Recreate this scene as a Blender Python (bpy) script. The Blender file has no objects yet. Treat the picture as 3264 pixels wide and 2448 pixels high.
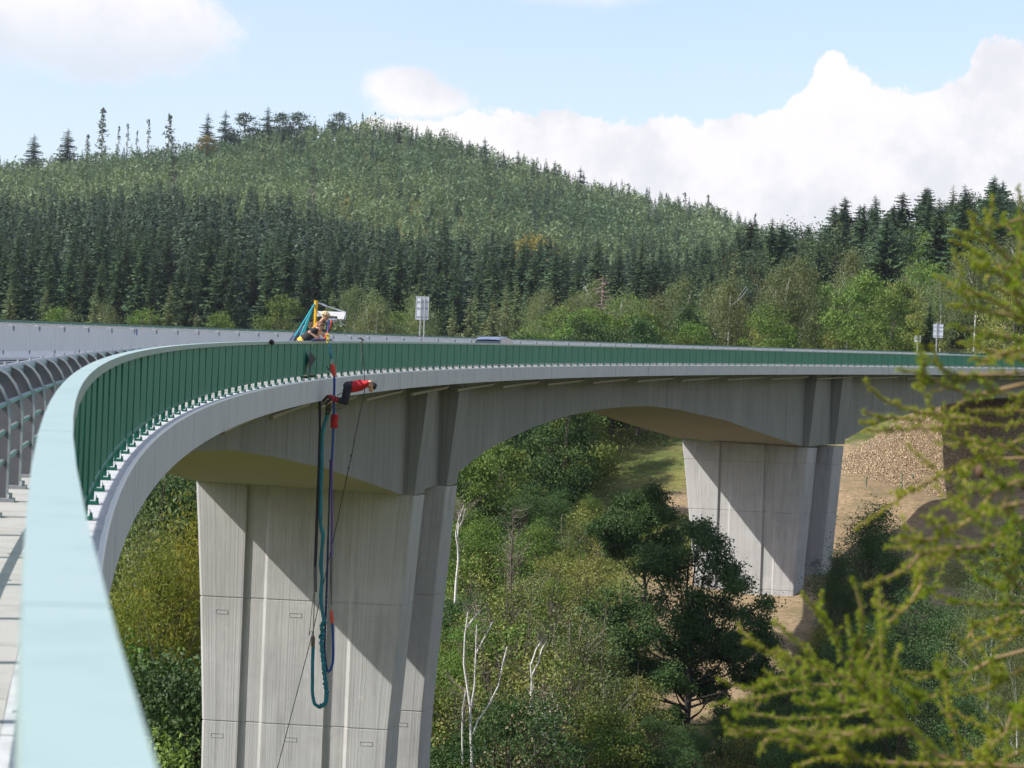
import bpy, bmesh, math, random
import numpy as np
from mathutils import Vector, Matrix
R_ = math.radians
rng = np.random.default_rng(7)
random.seed(7)
S = bpy.context.scene
C = S.collection
# ---------------------------------------------------------------- camera, sky, sun, exposure
FPX, RAD, DX, DZ = 8488.0, 341.14, 0.0731, 0.3471      # focal length in photo px; bridge curve radius; rail offset; camera above the handrail
PIT, YAW, ROLL = -0.014407, 0.189785, 0.038225
GR, HD = 0.03205, 1.12                                   # road gradient; handrail above ledge
hv = Vector((math.sin(YAW), math.cos(YAW), 0)); r0 = Vector((math.cos(YAW), -math.sin(YAW), 0))
fw = hv * math.cos(PIT) + Vector((0, 0, -math.sin(PIT)))
u0 = hv * math.sin(PIT) + Vector((0, 0, math.cos(PIT)))
rt = r0 * math.cos(ROLL) + u0 * math.sin(ROLL)
up = u0 * math.cos(ROLL) - r0 * math.sin(ROLL)
cd = bpy.data.cameras.new('camera'); cam = bpy.data.objects.new('camera', cd); C.objects.link(cam)
M = Matrix.Identity(4)
for i in range(3):
    M[i][0], M[i][1], M[i][2] = rt[i], up[i], -fw[i]
cam.matrix_world = M
cd.sensor_fit = 'HORIZONTAL'; cd.sensor_width = 36.0; cd.lens = FPX / 3264 * 36.0
cd.clip_start = 0.1; cd.clip_end = 20000
cd.dof.use_dof = True; cd.dof.focus_distance = 95.0; cd.dof.aperture_fstop = cd.lens / 10.0
S.camera = cam
SUN = Vector((1.125, 0.192, -0.98)).normalized()
sl = bpy.data.lights.new('sun', 'SUN'); sl.energy = 4.4; sl.angle = R_(0.55); sl.color = (1.0, 0.955, 0.895)
so = bpy.data.objects.new('sun', sl); C.objects.link(so); so.rotation_euler = SUN.to_track_quat('-Z', 'Y').to_euler()
so.location = (-200, -60, 250)
S.view_settings.view_transform = 'Standard'; S.view_settings.look = 'None'
S.view_settings.exposure = 0.56; S.view_settings.gamma = 1.0
S.cycles.use_denoising = True
S.cycles.max_bounces = 6; S.cycles.diffuse_bounces = 3; S.cycles.glossy_bounces = 2; S.cycles.transmission_bounces = 3
S.cycles.transparent_max_bounces = 6; S.cycles.volume_bounces = 0
S.cycles.sample_clamp_indirect = 6.0

def ray(px, py):                 # photo px -> world direction
    d = fw + rt * ((px - 1632) / FPX) - up * ((py - 1224) / FPX)
    return d
def W(px, py, d):                # point seen at photo px, at horizontal distance d
    v = ray(px, py); return v * (d / math.hypot(v.x, v.y))
V_ = 3264 / 2212
def VW(x, y, d): return W(x * V_, y * V_, d)
def road(t): return -DZ - HD + GR * t
def BP(t, u, z):                 # bridge coordinates: arc length, offset to the right of the rail, height above the ledge
    ph = t / RAD; r = RAD - u
    return Vector((DX + RAD - r * math.cos(ph), r * math.sin(ph), road(t) + z))

world = bpy.data.worlds.new('World'); S.world = world; world.use_nodes = True
class NT:
    def __init__(s, tree): s.t = tree; s.n = tree.nodes; s.l = tree.links
    def new(s, typ, **k):
        n = s.n.new(typ)
        for a, b in k.items():
            if a == 'ins':
                for i, v in b.items():
                    if hasattr(v, 'is_output'): s.l.new(v, n.inputs[i])
                    else: n.inputs[i].default_value = v
            else: setattr(n, a, b)
        return n
    def m(s, op, a, b=0.0, c=0.0, clamp=False):
        n = s.new('ShaderNodeMath', operation=op, use_clamp=clamp, ins={0: a, 1: b, 2: c}); return n.outputs[0]
    def mix(s, f, a, b, typ='MIX'):
        n = s.new('ShaderNodeMix', data_type='RGBA', blend_type=typ, ins={0: f, 6: a, 7: b}); return n.outputs[2]
    def smooth(s, x, lo, hi):
        n = s.new('ShaderNodeMapRange', interpolation_type='SMOOTHSTEP', ins={0: x, 1: lo, 2: hi, 3: 0.0, 4: 1.0}); return n.outputs[0]
    def noise(s, vec, scale, detail=4, rough=0.55, w=None):
        n = s.new('ShaderNodeTexNoise', ins={'Scale': scale, 'Detail': detail, 'Roughness': rough}); s.l.new(vec, n.inputs['Vector']); return n.outputs['Fac']
def azel(x, y):
    v = ray(x * V_, y * V_).normalized(); return math.atan2(v.x, v.y), math.asin(v.z)
nt = NT(world.node_tree); nt.n.clear()
tc = nt.new('ShaderNodeTexCoord').outputs['Generated']
sp = nt.new('ShaderNodeSeparateXYZ', ins={0: tc}).outputs
az = nt.m('ARCTAN2', sp[0], sp[1]); el = nt.m('ARCSINE', sp[2])
sky = nt.new('ShaderNodeTexSky', sky_type='NISHITA')
sky.sun_disc = False; sky.sun_elevation = math.asin(-SUN.z); sky.sun_rotation = math.atan2(-SUN.x, -SUN.y) % (2 * math.pi)
sky.air_density = 1.0; sky.dust_density = 1.2; sky.ozone_density = 1.5
SKYS = 0.15
n1 = nt.noise(tc, 28, 6, 0.6); n2 = nt.noise(tc, 90, 4, 0.6); n3 = nt.noise(tc, 9, 4, 0.55)
n4 = nt.noise(tc, 240, 4, 0.6)
wob = nt.m('ADD', nt.m('ADD', nt.m('MULTIPLY', nt.m('SUBTRACT', n1, 0.5), 0.024), nt.m('MULTIPLY', nt.m('SUBTRACT', n2, 0.5), 0.016)), nt.m('MULTIPLY', nt.m('SUBTRACT', n4, 0.5), 0.007))
# big cumulus bank: its upper edge as a curve of elevation over azimuth
edge = [(-600, 620), (300, 560), (640, 420), (760, 275), (870, 255), (960, 243), (1060, 232), (1120, 243), (1200, 236), (1300, 250), (1440, 252), (1500, 268), (1600, 262), (1660, 235), (1730, 190), (1765, 140), (1800, 108), (1835, 135), (1870, 150), (1905, 180), (1985, 178), (2085, 150), (2118, 92), (2145, 80), (2230, 96), (2500, 150), (3000, 230), (3800, 420)]
pts = [azel(*e) for e in edge]
a0, a1 = pts[0][0], pts[-1][0]; EMAX = 0.25
fc = nt.new('ShaderNodeFloatCurve')
cv = fc.mapping.curves[0]
for i, (a, e) in enumerate(pts):
    x = (a - a0) / (a1 - a0); y = e / EMAX
    if i == 0: cv.points[0].location = (0, y)
    elif i == len(pts) - 1: cv.points[1].location = (1, y)
    else: cv.points.new(x, y)
for p_ in cv.points: p_.handle_type = 'AUTO_CLAMPED'
fc.mapping.update()
nt.l.new(nt.m('DIVIDE', nt.m('SUBTRACT', az, a0), a1 - a0, clamp=True), fc.inputs['Value'])
fc.inputs['Factor'].default_value = 1.0
ed = nt.m('MULTIPLY', fc.outputs[0], EMAX)
d1 = nt.m('ADD', nt.m('SUBTRACT', ed, el), nt.m('MULTIPLY', wob, 0.8))
c1 = nt.smooth(d1, -0.0006, 0.0018)
def blob(x, y, rx, ry, soft, amp=1.0, k=10.0):
    a, e = azel(x, y); ra = rx * V_ / FPX; re = ry * V_ / FPX
    da = nt.m('DIVIDE', nt.m('SUBTRACT', az, a), ra); de = nt.m('DIVIDE', nt.m('SUBTRACT', el, e), re)
    q = nt.m('SQRT', nt.m('ADD', nt.m('MULTIPLY', da, da), nt.m('MULTIPLY', de, de)))
    q = nt.m('ADD', q, nt.m('MULTIPLY', wob, -k * 3.4))
    return nt.m('MULTIPLY', nt.smooth(q, 1.0 + soft, 1.0 - soft), amp)
c2 = nt.m('MAXIMUM', blob(870, 185, 88, 44, 0.2, 0.97, 9), blob(915, 215, 105, 42, 0.25, 0.97, 10))
c3 = blob(200, 50, 300, 112, 0.22, 0.95, 12)
c4 = blob(40, 90, 180, 60, 0.5, 0.5, 14)
c5 = blob(1260, -30, 150, 40, 0.4, 0.5, 10)
c6 = nt.m('MULTIPLY', nt.smooth(nt.m('ADD', n3, nt.m('MULTIPLY', wob, 4.0)), 0.52, 0.66), nt.smooth(el, 0.20, 0.30))   # unseen cumulus above the frame, spread wider to brighten shaded faces
cl = nt.m('MAXIMUM', nt.m('MAXIMUM', c1, c2), nt.m('MAXIMUM', nt.m('MAXIMUM', c3, c4), nt.m('MAXIMUM', c5, c6)))
shade = nt.smooth(nt.noise(tc, 22, 6, 0.62), 0.42, 0.66)
ccol = nt.mix(nt.m('MULTIPLY', shade, 0.75), (0.72, 0.70, 0.72, 1), (0.54, 0.56, 0.60, 1))
c3col = nt.mix(nt.m('MULTIPLY', nt.m('MAXIMUM', c3, c4), nt.smooth(el, 0.155, 0.12)), ccol, (0.52, 0.57, 0.64, 1))
skc = nt.mix(1.0, sky.outputs[0], (SKYS * 1.03, SKYS * 0.95, SKYS, 1), 'MULTIPLY')
# thin high haze that whitens the blue a little
skc = nt.mix(nt.m('MULTIPLY', nt.smooth(nt.noise(tc, 5, 3, 0.5), 0.3, 0.7), 0.25), skc, (0.55, 0.64, 0.71, 1))
fin = nt.mix(cl, skc, c3col)
bg = nt.new('ShaderNodeBackground', ins={0: fin, 1: 1.0})
ow = nt.new('ShaderNodeOutputWorld'); nt.l.new(bg.outputs[0], ow.inputs[0])

# ---------------------------------------------------------------- helpers
def mat(name, col, rough=0.7, metal=0.0, spec=0.5):
    m = bpy.data.materials.new(name); m.use_nodes = True
    b = m.node_tree.nodes['Principled BSDF']
    b.inputs['Base Color'].default_value = (*col, 1); b.inputs['Roughness'].default_value = rough
    b.inputs['Metallic'].default_value = metal; b.inputs['Specular IOR Level'].default_value = spec
    return m
def wear(m, col2, scale=(1, 1, 1), lo=0.4, hi=0.7, amt=0.6, bump=0.0, s=3.0, detail=6, bscale=None):
    """breaks a plain colour up with a second colour through noise stretched by scale; optional bump"""
    n = NT(m.node_tree); b = m.node_tree.nodes['Principled BSDF']
    tcd = n.new('ShaderNodeTexCoord').outputs['Object']
    mp = n.new('ShaderNodeMapping', ins={0: tcd, 'Scale': scale}).outputs[0]
    f = n.noise(mp, s, detail, 0.6)
    fac = n.m('MULTIPLY', n.smooth(f, lo, hi), amt)
    prev = b.inputs['Base Color'].links[0].from_socket if b.inputs['Base Color'].links else tuple(b.inputs['Base Color'].default_value)
    n.l.new(n.mix(fac, prev, (*col2, 1)), b.inputs['Base Color'])
    if bump:
        g = n.noise(mp, (bscale or s * 3), 5, 0.6)
        bn = n.new('ShaderNodeBump', ins={'Strength': bump, 'Distance': 0.02, 'Height': g})
        n.l.new(bn.outputs[0], b.inputs['Normal'])
    return m
def foliage(name, ca, cb, trans=0.25, objvar=0.35):
    m = bpy.data.materials.new(name); m.use_nodes = True; n = NT(m.node_tree); n.n.clear()
    at = n.new('ShaderNodeAttribute', attribute_name='tint')
    oi = n.new('ShaderNodeObjectInfo')
    col = n.mix(at.outputs['Fac'], (*ca, 1), (*cb, 1))
    v = n.m('ADD', n.m('MULTIPLY', oi.outputs['Random'], objvar), 1.0 - objvar / 2)
    hs = n.new('ShaderNodeHueSaturation', ins={'Hue': n.m('ADD', n.m('MULTIPLY', oi.outputs['Random'], 0.03), 0.485), 'Saturation': 1.0, 'Value': v, 'Color': col})
    df = n.new('ShaderNodeBsdfPrincipled', ins={'Base Color': hs.outputs[0], 'Roughness': 0.55, 'Specular IOR Level': 0.25})
    tr = n.new('ShaderNodeBsdfTranslucent', ins={0: n.mix(1.0, hs.outputs[0], (1.15, 1.2, 0.7, 1), 'MULTIPLY')})
    mx = n.new('ShaderNodeMixShader', ins={0: trans}); n.l.new(df.outputs[0], mx.inputs[1]); n.l.new(tr.outputs[0], mx.inputs[2])
    o = n.new('ShaderNodeOutputMaterial'); n.l.new(mx.outputs[0], o.inputs[0])
    return m
class G:
    """collects numpy geometry, builds one mesh object"""
    def __init__(s): s.v = []; s.n = 0; s.f = {}; s.t = []
    def add(s, v, f, mi=0, tint=0.5):
        v = np.asarray(v, dtype=np.float32).reshape(-1, 3); f = np.asarray(f, dtype=np.int64)
        s.v.append(v); s.f.setdefault((f.shape[1], mi), []).append(f + s.n)
        s.t.append(np.broadcast_to(np.asarray(tint, dtype=np.float32), (len(v),))); s.n += len(v)
        return s
    def box(s, c, h, mi=0, ax=None):
        c = np.array(c, float); h = np.array(h, float)
        A = np.eye(3) if ax is None else np.array([list(a) for a in ax], float)
        k = np.array([[x, y, z] for x in (-1, 1) for y in (-1, 1) for z in (-1, 1)], float) * h
        s.add(c + k @ A, [[0, 1, 3, 2], [4, 6, 7, 5], [0, 4, 5, 1], [2, 3, 7, 6], [0, 2, 6, 4], [1, 5, 7, 3]], mi); return s
    def tube(s, path, rad, sides=8, mi=0, cap=True, tint=0.5):
        P = np.array([list(p) for p in path], float); n = len(P)
        r = np.broadcast_to(np.asarray(rad, float), (n,))
        T = np.gradient(P, axis=0); T /= np.linalg.norm(T, axis=1)[:, None] + 1e-12
        a = np.array([0, 0, 1.0]) if abs(T[0][2]) < 0.9 else np.array([1.0, 0, 0])
        N = np.cross(T[0], a); N /= np.linalg.norm(N)
        ang = np.linspace(0, 2 * math.pi, sides, endpoint=False); out = []
        for i in range(n):
            N = N - T[i] * (N @ T[i]); N /= np.linalg.norm(N) + 1e-12; B = np.cross(T[i], N)
            out.append(P[i] + r[i] * (np.cos(ang)[:, None] * N + np.sin(ang)[:, None] * B))
        v = np.concatenate(out); i = np.arange(n - 1)[:, None] * sides; j = np.arange(sides); j2 = (j + 1) % sides
        f = np.stack([i + j, i + j2, i + sides + j2, i + sides + j], -1).reshape(-1, 4)
        s.add(v, f, mi, tint)
        if cap:
            for e in (0, n - 1):
                c = s.n; s.add(np.vstack([out[e], P[e]]), [[(j_ if e else (j_ + 1) % sides), ((j_ + 1) % sides if e else j_), sides] for j_ in range(sides)], mi, tint)
        return s
    def loft(s, secs, closed=True, mi=0, caps=True):
        secs = [np.array([list(p) for p in q], float) for q in secs]; k = len(secs[0]); n = len(secs)
        i = np.arange(n - 1)[:, None] * k
        j = np.arange(k if closed else k - 1); j2 = (j + 1) % k
        f = np.stack([i + j, i + j2, i + k + j2, i + k + j], -1).reshape(-1, 4)
        b = s.n; s.add(np.concatenate(secs), f, mi)
        if caps and closed:
            for e in (0, n - 1):
                idx = np.arange(k) if e else np.arange(k)[::-1]
                s.f.setdefault((k, mi), []).append((b + e * k + idx)[None, :])
        return s
    def mesh(s, name, mats, smooth=False):
        me = bpy.data.meshes.new(name); V = np.concatenate(s.v)
        loops = []; starts = []; mis = []; tot = 0
        for (k, mi), fl in s.f.items():
            F = np.concatenate(fl); loops.append(F.ravel()); starts.append(tot + np.arange(len(F)) * k); mis.append(np.full(len(F), mi)); tot += F.size
        L = np.concatenate(loops); ST = np.concatenate(starts); MI = np.concatenate(mis)
        me.vertices.add(len(V)); me.vertices.foreach_set('co', V.astype(np.float32).ravel())
        me.loops.add(len(L)); me.loops.foreach_set('vertex_index', L.astype(np.int32))
        me.polygons.add(len(ST)); me.polygons.foreach_set('loop_start', ST.astype(np.int32))
        me.polygons.foreach_set('material_index', MI.astype(np.int32))
        me.polygons.foreach_set('use_smooth', np.full(len(ST), bool(smooth)))
        for m in mats: me.materials.append(m)
        a = me.attributes.new('tint', 'FLOAT', 'POINT'); a.data.foreach_set('value', np.concatenate(s.t))
        me.update(calc_edges=True); me.validate()
        return me
    def build(s, name, mats, parent=None, smooth=False):
        if not isinstance(mats, (list, tuple)): mats = [mats]
        o = bpy.data.objects.new(name, s.mesh(name, mats, smooth)); C.objects.link(o)
        if parent:
            o.parent = parent; o.matrix_parent_inverse = parent.matrix_basis.inverted()
        return o
def tag(o, label, cat, group=None):
    o['label'] = label; o['category'] = cat
    if group: o['group'] = group
    return o
def kind(o, k): o['kind'] = k; return o
def thing(name, label, cat, loc=(0, 0, 0), group=None):
    o = bpy.data.objects.new(name, None); o.empty_display_size = 0.3; C.objects.link(o); o.location = loc
    return tag(o, label, cat, group)
def copy_tree(o, loc=None, rotz=None, scale=None, parent=None):
    c = o.copy(); C.objects.link(c)
    if parent: c.parent = parent
    for ch in list(o.children): copy_tree(ch, parent=c)
    if loc is not None: c.location = loc
    if rotz is not None: c.rotation_euler = (0, 0, rotz)
    if scale is not None: c.scale = scale
    return c
def TR(t):                        # local axes on the bridge: right (outwards), forward along the road, up
    ph = t / RAD; return (Vector((math.cos(ph), -math.sin(ph), 0)), Vector((math.sin(ph), math.cos(ph), GR)).normalized(), Vector((0, 0, 1)))

# ---------------------------------------------------------------- materials
M_conc = wear(wear(wear(mat('edge_concrete', (0.50, 0.51, 0.51), 0.85), (0.36, 0.37, 0.38), (5, 5, 0.25), 0.42, 0.75, 0.75, 0.25, 1.6), (0.30, 0.31, 0.32), (1, 1, 1), 0.55, 0.8, 0.5, 0, 0.5), (0.30, 0.31, 0.315), (2.2, 2.2, 0.30), 0.56, 0.70, 0.8, 0, 1.0)
M_soff = wear(mat('soffit_concrete_bounce_lit', (0.33, 0.305, 0.25), 0.9), (0.26, 0.235, 0.185), (0.3, 3, 1), 0.4, 0.7, 0.7, 0.1, 1.2)  # same concrete as the web, with warm ground bounce put into its colour
M_web = wear(wear(mat('girder_concrete_shaded', (0.215, 0.22, 0.20), 0.9), (0.125, 0.13, 0.115), (3.5, 3.5, 0.10), 0.42, 0.72, 0.8, 0.3, 1.5), (0.30, 0.295, 0.27), (1, 1, 0.3), 0.5, 0.8, 0.5, 0, 0.35)  # same concrete as the edge beams, overhang shade put into its darker colour
def boards(name, base, dark, pale):
    m = mat(name, base, 0.9); n = NT(m.node_tree); b = m.node_tree.nodes['Principled BSDF']
    tcd = n.new('ShaderNodeTexCoord').outputs['Object']
    ux = n.new('ShaderNodeAttribute', attribute_name='tint').outputs['Fac']      # running metre along the face
    brd = n.new('ShaderNodeTexNoise', noise_dimensions='1D', ins={'Scale': 9.0, 'Detail': 3.0, 'Roughness': 0.7})
    n.l.new(ux, brd.inputs['W'])
    mp = n.new('ShaderNodeMapping', ins={0: tcd, 'Scale': (6, 6, 0.35)}).outputs[0]
    st = n.noise(mp, 2.2, 6, 0.65); cl_ = n.noise(tcd, 0.45, 5, 0.6)
    c = n.mix(n.m('MULTIPLY', n.smooth(brd.outputs['Fac'], 0.40, 0.64), 0.55), (*base, 1), (*dark, 1))
    c = n.mix(n.m('MULTIPLY', n.smooth(st, 0.46, 0.74), 0.55), c, (*dark, 1))
    c = n.mix(n.m('MULTIPLY', n.smooth(cl_, 0.48, 0.76), 0.6), c, (*pale, 1))
    c = n.mix(n.m('MULTIPLY', n.smooth(n.noise(tcd, 0.16, 7, 0.68), 0.47, 0.60), 0.5), c, tuple(q * 0.72 for q in base) + (1,))
    spx = n.smooth(n.noise(tcd, 2.2, 3, 0.5), 0.70, 0.76); c = n.mix(n.m('MULTIPLY', spx, 0.45), c, tuple(q * 1.25 for q in base) + (1,))
    mp2 = n.new('ShaderNodeMapping', ins={0: tcd, 'Scale': (1.6, 1.6, 0.16)}).outputs[0]
    c = n.mix(n.m('MULTIPLY', n.smooth(n.noise(mp2, 1.1, 6, 0.65), 0.50, 0.72), 0.75), c, tuple(q * 0.62 for q in base) + (1,))
    n.l.new(c, b.inputs['Base Color'])
    hsum = n.m('ADD', brd.outputs['Fac'], n.m('MULTIPLY', st, 0.25))
    bn = n.new('ShaderNodeBump', ins={'Strength': 0.55, 'Distance': 0.03, 'Height': hsum}); n.l.new(bn.outputs[0], b.inputs['Normal'])
    return m
M_pier = boards('board_marked_concrete', (0.385, 0.384, 0.372), (0.28, 0.28, 0.272), (0.45, 0.45, 0.44))
M_joint = mat('dark_joint', (0.06, 0.06, 0.06), 0.95)
M_pave = wear(mat('ledge_concrete', (0.40, 0.38, 0.355), 0.9), (0.29, 0.275, 0.255), (1, 1, 1), 0.4, 0.7, 0.6, 0.15, 3)
M_sun_edge = mat('sunlit_edge_tone', (0.82, 0.81, 0.78), 0.7)  # plain concrete in sun; the sunlight is put into the pale colour
M_asph = wear(mat('asphalt', (0.055, 0.055, 0.058), 0.9), (0.09, 0.09, 0.09), (1, 1, 1), 0.4, 0.7, 0.6, 0.2, 6)
M_white = mat('white_paint', (0.75, 0.75, 0.73), 0.6)
M_green = wear(mat('green_paint', (0.008, 0.10, 0.062), 0.40, 0, 0.3), (0.012, 0.13, 0.085), (3, 3, 0.6), 0.4, 0.7, 0.5, 0, 1.5)
M_cap = wear(mat('green_handrail_paint', (0.33, 0.44, 0.40), 0.34, 0, 0.55), (0.26, 0.37, 0.34), (1, 1, 1), 0.45, 0.7, 0.7, 0, 5)
M_panel = wear(mat('green_panel_paint', (0.006, 0.190, 0.122), 0.40, 0, 0.22), (0.012, 0.24, 0.16), (1, 1, 0.35), 0.45, 0.75, 0.7, 0, 1.2)
M_galv = wear(mat('galvanised_steel', (0.30, 0.315, 0.325), 0.55, 0.35), (0.22, 0.23, 0.235), (1, 1, 1), 0.4, 0.7, 0.5, 0, 8)
M_barr = wear(wear(mat('barrier_concrete', (0.80, 0.79, 0.75), 0.9), (0.70, 0.69, 0.66), (2, 2, 0.3), 0.45, 0.75, 0.7, 0.1, 1.5), (0.78, 0.77, 0.74), (1, 1, 1), 0.5, 0.8, 0.5, 0, 0.6)
M_pipe = mat('beige_pipe', (0.24, 0.215, 0.16), 0.5)
M_seal = mat('joint_sealant', (0.17, 0.27, 0.25), 0.7)
M_plate = wear(mat('shade_toned_steel_plate', (0.105, 0.105, 0.11), 0.6, 0.2), (0.14, 0.14, 0.145), (1, 1, 1), 0.4, 0.7, 0.6, 0, 5)  # darker than the galvanised flanges: shade of the unlit faces put into the colour
M_signback = mat('sign_aluminium', (0.55, 0.58, 0.62), 0.45, 0.3)
M_blue = mat('blue_reflector', (0.02, 0.08, 0.35), 0.4)

# ---------------------------------------------------------------- the bridge
ZS = np.array([(-45, -1.75), (55, -1.70), (68.8, -1.78), (76, -2.05), (84.4, -2.6), (95.4, -3.45), (106.7, -4.6), (113.8, -5.45), (114.4, -5.48), (124.0, -5.44), (124.6, -5.36), (133.2, -4.25), (144.1, -3.38), (153, -2.9), (159.6, -2.7), (166, -2.62), (172.4, -2.68), (179.8, -3.02), (191, -3.92), (200.4, -5.08), (210.0, -6.24), (210.6, -6.27), (219.1, -6.27), (219.7, -6.1), (225.6, -5.1), (231.8, -4.45), (237.3, -3.95), (242.8, -3.5), (247.8, -3.12), (256, -2.8), (266, -2.65), (330, -2.65)])
def zs(t): return float(np.interp(t, ZS[:, 0], ZS[:, 1]))
T0, T1 = -40.0, 330.0
TT = np.arange(T0, T1 + 0.1, 1.0)
viaduct = thing('motorway_viaduct', 'long curved concrete box girder viaduct on tall twin leaf piers above the valley', 'bridge')
# deck slab (underside of the overhangs) and ledges
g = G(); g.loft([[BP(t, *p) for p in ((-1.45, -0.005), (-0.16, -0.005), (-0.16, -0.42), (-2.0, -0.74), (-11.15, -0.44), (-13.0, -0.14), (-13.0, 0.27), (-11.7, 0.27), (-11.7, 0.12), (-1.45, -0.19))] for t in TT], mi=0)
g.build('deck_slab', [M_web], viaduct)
# edge beams, cast in lengths with an open joint between them
def beam(secs):
    g = G(); L = 9.9
    for k in range(int((T1 - T0) / L)):
        a = T0 + k * L + 0.012; b = T0 + (k + 1) * L - 0.012
        g.loft([[BP(t, *p) for p in secs] for t in np.linspace(a, b, 7)])
    return g
g = beam(((-0.155, 0.0), (0.165, 0.0), (0.187, -0.022), (0.187, -0.636), (-0.155, -0.636)))
g.build('edge_beam', [M_conc], viaduct)
g = beam(((-13.35, 0.30), (-13.01, 0.30), (-13.01, -0.34), (-13.35, -0.34)))
g.build('edge_beam', [M_conc], viaduct)
# walkway slabs on both ledges
for uu, z0, z1 in (((-1.45, -0.157), -0.19, 0.0), ((-13.005, -11.7), 0.2, 0.302)):
    g = G()
    for k in range(int((T1 - T0) / 1.68)):
        a = T0 + k * 1.68 + 0.006; b = a + 1.668
        g.loft([[BP(t, uu[0], z1), BP(t, uu[1], z1), BP(t, uu[1], z0), BP(t, uu[0], z0)] for t in (a, b)])
    g.build('walkway', [M_pave], viaduct)
g = G(); g.loft([[BP(t, 0.150 + 0.004 * math.sin(t * 3.7), 0.001), BP(t, 0.163, 0.012), BP(t, 0.182, 0.010), BP(t, 0.192, -0.02), BP(t, 0.16, -0.02)] for t in np.arange(T0, T1, 0.6)]); g.build('sunlit_edge_strip', [M_sun_edge], viaduct)  # added strip that paints a line of sunlight along the deck edge
# box girder
UL, UR = -11.15, -2.0
tg = np.unique(np.concatenate([np.arange(T0, 268.0, 1.0), ZS[(ZS[:, 0] < 268) & (ZS[:, 0] > T0), 0]]))
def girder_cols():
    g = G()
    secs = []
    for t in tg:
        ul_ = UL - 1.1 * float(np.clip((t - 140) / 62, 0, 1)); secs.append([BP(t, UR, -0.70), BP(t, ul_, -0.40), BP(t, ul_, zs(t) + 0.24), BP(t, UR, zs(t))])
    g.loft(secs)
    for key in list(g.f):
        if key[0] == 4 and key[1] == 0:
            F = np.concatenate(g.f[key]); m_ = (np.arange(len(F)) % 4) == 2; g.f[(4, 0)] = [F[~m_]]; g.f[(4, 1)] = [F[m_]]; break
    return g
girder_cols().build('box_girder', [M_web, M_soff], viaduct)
# faint cast joints on the web (vertical pours and the line above the haunch)
for t in list(np.arange(-35, 112, 4.9)) + list(np.arange(127.5, 208, 4.9)) + list(np.arange(222, 266, 4.9)):
    a, b, c = TR(t); zt, zb = -0.78, zs(t) + 0.03
    g = G(); g.box((BP(t, UR, (zt + zb) / 2)), (0.004, 0.012, (zt - zb) / 2), 0, (a, b, c)); g.build('cast_joint', [M_joint], viaduct)
# pilasters beside the web over each pier leaf, flaring upwards under the overhang
LEAVES = ((114.1, 116.5, 0), (121.8, 124.2, 0), (210.3, 212.5, 1), (216.8, 219.1, 1))
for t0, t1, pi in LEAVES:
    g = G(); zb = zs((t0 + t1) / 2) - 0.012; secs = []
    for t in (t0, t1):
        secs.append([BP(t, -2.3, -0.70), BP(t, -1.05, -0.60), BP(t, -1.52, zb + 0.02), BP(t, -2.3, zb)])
    g.loft(secs); g.build('pilaster', [M_web], viaduct)
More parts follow.
